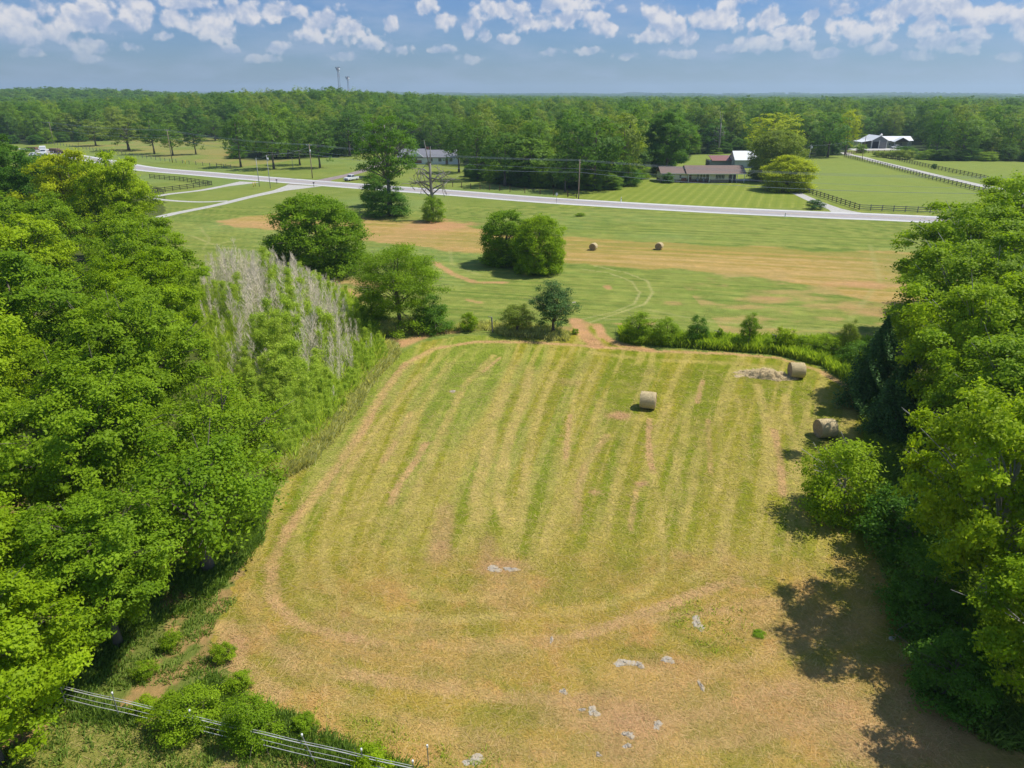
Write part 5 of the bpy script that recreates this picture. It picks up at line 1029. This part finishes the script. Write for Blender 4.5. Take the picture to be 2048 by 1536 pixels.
def grey_house():
    p = G(845, 329); e = empty('house', p, 0, 'white house with a grey shingle roof behind the tall bare trunked tree', 'house'); k = mpp(329)
    x0, x1, x2, x3 = -48*k, -26*k, 2*k, 72*k
    MB().box(((x0+x2)/2, 5, 1.45), (x2-x0, 8, 2.9)).build('wall', M['white'], e); MB().box(((x2+x3)/2+.003, 4.5, 1.45), (x3-x2, 7.6, 2.9)).build('wall', M['paleside' if False else 'white'], e)
    gable(e, 'roof', x0, x2+1, 1, 9, 2.9, 5.5, M['roofgrey'], .6); gable(e, 'roof', x2+1.7, x3, .7, 8.3, 2.88, 5.1, M['roofgrey'], .5)
    mb = MB(); mb.prism([(x1, 2.9), ((x1+x2)/2, 4.9), (x2, 2.9)], .35, .95); mb.build('front_gable', M['white'], e)
    MB().box((x0+3.0, .96, 1.2), (4.4, .1, 2.3)).build('garage_bay', M['darkin'], e); MB().box((x0+7.2, .95, 1.0), (3.8, .14, 1.1)).build('brick_panel', M['brick'], e)  # garage front is a flat dark panel, the unlit inside painted as colour
    for xx in (x2-3.2, x2+3, x2+6.5, x3-3): win(e, xx, .62 if xx > x2 else .94, 1.0, 1.3, 1.4, 2)
    MB().box((x2+9.2, .64, 1.05), (1.0, .1, 2.1)).build('door', M['door'], e)
    MB().box((x2+1.2, 5, 5.6), (.9, .9, 1.3)).build('chimney', M['brick'], e)
grey_house()
def barn():
    p = G(1770, 297); e = empty('barn', p, .0, 'grey barn with white metal roof and two big doors at the farm lane end', 'barn'); k = mpp(297)
    x0, x1 = -29*k, 2*k; w_ = x1-x0; xm = (x0+x1)/2
    mb = MB(); mb.prism([(x0, 0), (x0, 3.9), (xm, 6.0), (x1, 3.9), (x1, 0)], 0, 12); mb.build('wall', M['greyside'], e); gable(e, 'roof', x0, x1, 0, 12, 3.9, 6.05, M['roofwhite'], .6, 'y')
    MB().box((x0+w_*.27, -.06, 1.65), (w_*.36, .1, 3.3)).build('garage_bay', M['darkin'], e); MB().box((x0+w_*.74, -.06, 1.6), (w_*.36, .1, 3.2)).build('garage_bay', M['grey'] if False else M['steel'], e)  # left one: dark panel with the unlit interior painted in; right one: steel door
    for xx in (x0+.1, x0+w_*.505, x1-.1): MB().box((xx, -.12, 1.95), (.32, .12, 3.9)).build('trim', M['white'], e)
    mb = MB(); mb.prism([(x0-.7, 3.75), (x0-5.2, 3.0), (x0-5.2, 3.15), (x0-.7, 3.95)], -.4, 10); mb.build('lean_to_roof', M['roofwhite'], e)
    for yy in (0, 5, 9.6): MB().box((x0-5.0, yy, 1.5), (.18, .18, 3.0)).build('lean_to_post', M['white'], e)
    # wing to the right
    a0, a1 = x1+.05, x1+15; MB().box(((a0+a1)/2, 8.0, 1.8), (a1-a0, 7.0, 3.6)).build('wing_wall', M['paleside'], e); gable(e, 'roof', a0+.7, a1, 4.5, 11.5, 3.65, 5.4, M['roofwhite'], .5)
    mb = MB(); mb.prism([(a0+4.5, 3.2), (a0+8.2, 5.0), (a0+11.9, 3.2)], 1.5, 4.4); mb.build('porch_gable', M['brownfence'], e)
    gable(e, 'porch_roof', a0+4.5, a0+11.9, 1.2, 4.2, 3.25, 5.1, M['roofwhite'], .35, 'y')
    for xx in (a0+4.7, a0+11.7): MB().box((xx, 1.6, 1.6), (.22, .22, 3.2)).build('porch_post', M['white'], e)
    for xx in (a0+1.6, a0+3.6, a0+6.2, a0+9.5, a0+13.3): win(e, xx, 4.44, 1.2, 1.0, 1.2, 2)
    MB().box((a0+2.3, 3.2, .6), (4.3, .12, 1.2)).build('low_wall', M['paleside'], e)
    c = MB(); c.box((xm+3.2, 6, 5.9), (.9, .9, 1.0)).build('cupola', M['white'], e); MB().frus((xm+3.2, 6, 6.4), (1.2, 1.2), (.1, .1), .6).build('cupola_roof', M['steel'], e)
barn()
# ------------------------------------------------------------------ vehicles
def wheels(e, xs, w_, r_=.38):
    for x in xs:
        for s in (-1, 1):
            wv = empty('wheel', (x, s*w_, r_)); wv.parent = e
            MB().tube([(0, -.12*1, 0), (0, .12, 0)], [r_, r_], 18).build('tyre', M['tyre'], wv, True); MB().tube([(0, -.135, 0), (0, .135, 0)], [r_*.55, r_*.55], 14).build('rim', M['rim'], wv, True)
def pickup(x, y, rz, label, mat='carwhite', bed=True):
    e = empty('pickup_truck' if bed else 'parked_car', (x, y, 0), rz, label, 'pickup truck' if bed else 'car', 'parked vehicles')
    prof = [(-2.7,.45),(-2.7,1.12),(-.75,1.15),(-.6,1.18),(.95,1.18),(2.45,1.05),(2.68,.9),(2.7,.45)] if bed else [(-2.3,.4),(-2.32,.85),(-2.0,1.0),(1.0,1.0),(2.1,.85),(2.25,.7),(2.3,.4)]
    b = MB(); b.prism(prof, -.95, .95); b.build('body', M[mat], e, bev=.06)
    c = MB(); c.frus((.15 if bed else -.4, 0, 1.17 if bed else .98), (1.9 if bed else 2.9, 1.8), (1.2 if bed else 1.7, 1.45), .68 if bed else .48); c.build('cab', M[mat], e, bev=.05)
    x0_, z0_ = (.15, 1.22) if bed else (-.4, 1.02); g_ = MB(); L0, L1, hh = (1.84, 1.3, .5) if bed else (2.8, 1.9, .36)
    g_.frus((x0_, 0, z0_), (L0*.92, 1.83), (L1*.9, 1.56), hh); g_.build('side_window', M['glass'], e); g_ = MB(); g_.frus((x0_, 0, z0_+.003), (L0+.07, 1.6), (L1+.1, 1.3), hh-.01); g_.build('windscreen', M['glass'], e)
    if bed: MB().box((-1.75, 0, 1.13), (1.7, 1.5, .06)).build('bed_floor', M['blacktrim'], e)
    wheels(e, (-1.65, 1.7) if bed else (-1.4, 1.4), .88)
    fx = 2.7 if bed else 2.29
    for s in (-1, 1): MB().box((fx, s*.72, .84), (.06, .32, .18)).build('headlight', M['lamp'], e); MB().box((-fx, s*.8, .84), (.05, .2, .22)).build('tail_lamp', M['red'], e)
    MB().box((fx+.01, 0, .8), (.06, 1.0, .26)).build('grille', M['blacktrim'], e); MB().box((fx+.03, 0, .5), (.16, 1.8, .2)).build('bumper', M['grey'], e)
    return e
p = G(703, 361); pickup(p.x, p.y, R(-118), 'white pickup truck parked on the lawn beside the brown driveway')
p = G(722, 359); e = empty('utility_trailer', p, .1, 'small dark flat trailer on the grass right of the white pickup', 'trailer'); MB().box((0,0,.55), (2.6,1.5,.12)).build('deck', M['rust'], e); MB().box((-1.7,0,.5), (1.0,.1,.08)).build('drawbar', M['steel'], e); wheels(e, (.1,), .8, .3)
for s in (-.74, .74): MB().box((0, s, .85), (2.6, .05, .45)).build('side_rail', M['steel'], e)
p = G(1793, 297.5); pickup(p.x, p.y, R(185), 'pale pickup truck parked by the barn wing', 'carwhite')
def box_truck(x, y, rz, label):
    e = empty('box_truck', (x, y, 0), rz, label, 'truck'); MB().box((-1.6, 0, 2.3), (5.6, 2.4, 2.9)).build('box', M['white'], e, bev=.05); b = MB(); b.prism([(1.3,.6),(1.3,2.3),(1.7,2.5),(2.6,2.5),(3.1,1.6),(3.9,1.45),(4.0,.6)], -1.05, 1.05); b.build('cab', M['carwhite'], e, bev=.05)
    MB().box((2.86, 0, 2.06), (.08, 1.8, .7), M=Matrix.Rotation(R(-29), 3, 'Y')).build('windscreen', M['glass'], e); 
    for s in (-1, 1): MB().box((2.1, s*1.06, 2.0), (.9, .04, .6)).build('side_window', M['glass'], e); MB().box((4.0, s*.75, 1.1), (.05, .3, .22)).build('headlight', M['lamp'], e)
    MB().box((-.6, 0, .7), (6.6, .9, .25)).build('chassis', M['blacktrim'], e); wheels(e, (-2.8, 2.9), .95, .5)
p = G(88, 310); box_truck(p.x, p.y, R(-60), 'white box truck with a dark windscreen parked at the far left beside the wood')
for px, py, rz, lb, mt in ((66,312,-75,'white car parked just left of the box truck','carwhite'),(78,317,-60,'silver car parked in front of the box truck','carsilver'),(247,331.5,-32,'white car on the highway glimpsed behind the yellow green tree top','carwhite'),(130,318,-30,'silver car half hidden by tree tops right of the box truck','carsilver')):
    p = G(px, py); pickup(p.x, p.y, R(rz), lb, mt, bed=False)
for px, py, rz, lb, mt in ((112,306,-20,'brown flatbed trailer right of the box truck','rust'),(126,309,-25,'second brown flatbed trailer, farther right of the box truck','rust'),(68,303,-10,'brown trailer behind the box truck','brownfence')):
    p = G(px, py); e = empty('flatbed_trailer', p, R(rz), lb, 'trailer', 'flatbed trailers'); MB().box((0,0,1.0), (7,2.3,.2)).build('deck', M[mt], e); MB().box((-.5,0,1.6), (5,1.9,1.0)).build('load', M['door'], e, bev=.1); wheels(e, (-2, -1), .95, .42)
# small playset at the right house
# ------------------------------------------------------------------ radio masts
def mast(px, top, d, wb, lb, seed):
    a, el_ = azel(px, top); x = d*math.sin(R(a)); y = d*math.cos(R(a)); z0 = float(th(np.array([x]), np.array([y]))[0]); H = HC+d*math.tan(R(el_))-z0
    e = empty('radio_mast', (x, y, z0), .3, lb, 'radio mast', 'radio masts'); n = int(H/5)
    seg = H/n
    for i in range(n):
        w0 = wb*(1-.55*i/n); w1 = wb*(1-.55*(i+1)/n); mb = MB(); c = [Vector((math.cos(t)*1, math.sin(t)*1, 0)) for t in (0, 2.094, 4.189)]; z_ = i*seg
        for k in range(3):
            q0 = c[k]*w0; q1 = c[k]*w1; r0_ = c[(k+1) % 3]*w0; r1_ = c[(k+1) % 3]*w1
            mb.tube([q0+Vector((0,0,z_)), q1+Vector((0,0,z_+seg))], .2, 4); mb.tube([q0+Vector((0,0,z_)), r1_+Vector((0,0,z_+seg))], .11, 3); mb.tube([r0_+Vector((0,0,z_)), q1+Vector((0,0,z_+seg))], .11, 3); mb.tube([q1+Vector((0,0,z_+seg)), r1_+Vector((0,0,z_+seg))], .11, 3)
        mb.build('lattice_section', M['towred' if (i//3) % 2 else 'steel'], e)
    MB().tube([(0,0,H-6),(0,0,H-5.6)], 3.2, 12).build('platform', M['steel'], e)
    rng = random.Random(seed)
    for k in range(5):
        t = k*1.26; MB().box((math.cos(t)*3.0, math.sin(t)*3.0, H-2.2), (1.1, .7, 4.4), M=Matrix.Rotation(.35*math.cos(t), 3, 'Y')).build('antenna_panel', M['blacktrim' if k % 2 else 'greyside'], e)
    MB().tube([(1.9,-1.9,H-3.0),(2.1,-2.4,H-2.7)], [1.5,1.3], 12).build('dish', M['white'], e); MB().tube([(1.9,-1.6,H-7.2),(2.1,-2.2,H-7.1)], [1.1,.9], 12).build('dish', M['white'], e)
mast(675, 134, 1350, 3.0, 'taller lattice radio mast with dishes rising above the wood, left one', 1)
mast(694.5, 153, 1500, 2.4, 'shorter lattice radio mast with dark antennas, right one', 2)
# ------------------------------------------------------------------ haze
HZ = MB(); HZ.box((0, 4700, 60), (22000, 11000, 132))
hm = bpy.data.materials.new('haze'); hm.use_nodes = True; t = hm.node_tree; t.nodes.clear(); ho = nn(t, 'ShaderNodeOutputMaterial'); pv = nn(t, 'ShaderNodeVolumePrincipled'); pv.inputs['Color'].default_value = (.62, .82, 1, 1); pv.inputs['Density'].default_value = .00014; pv.inputs['Anisotropy'].default_value = .2
t.links.new(pv.outputs[0], ho.inputs['Volume']); hz = HZ.build('haze', hm); tag(hz, 'thin blue summer haze fading the distant woods', 'haze', kind='stuff')
print('objects', len(scene.objects), 'saplings', ng_, nd_, 'front', len(front), 'far', len(A))
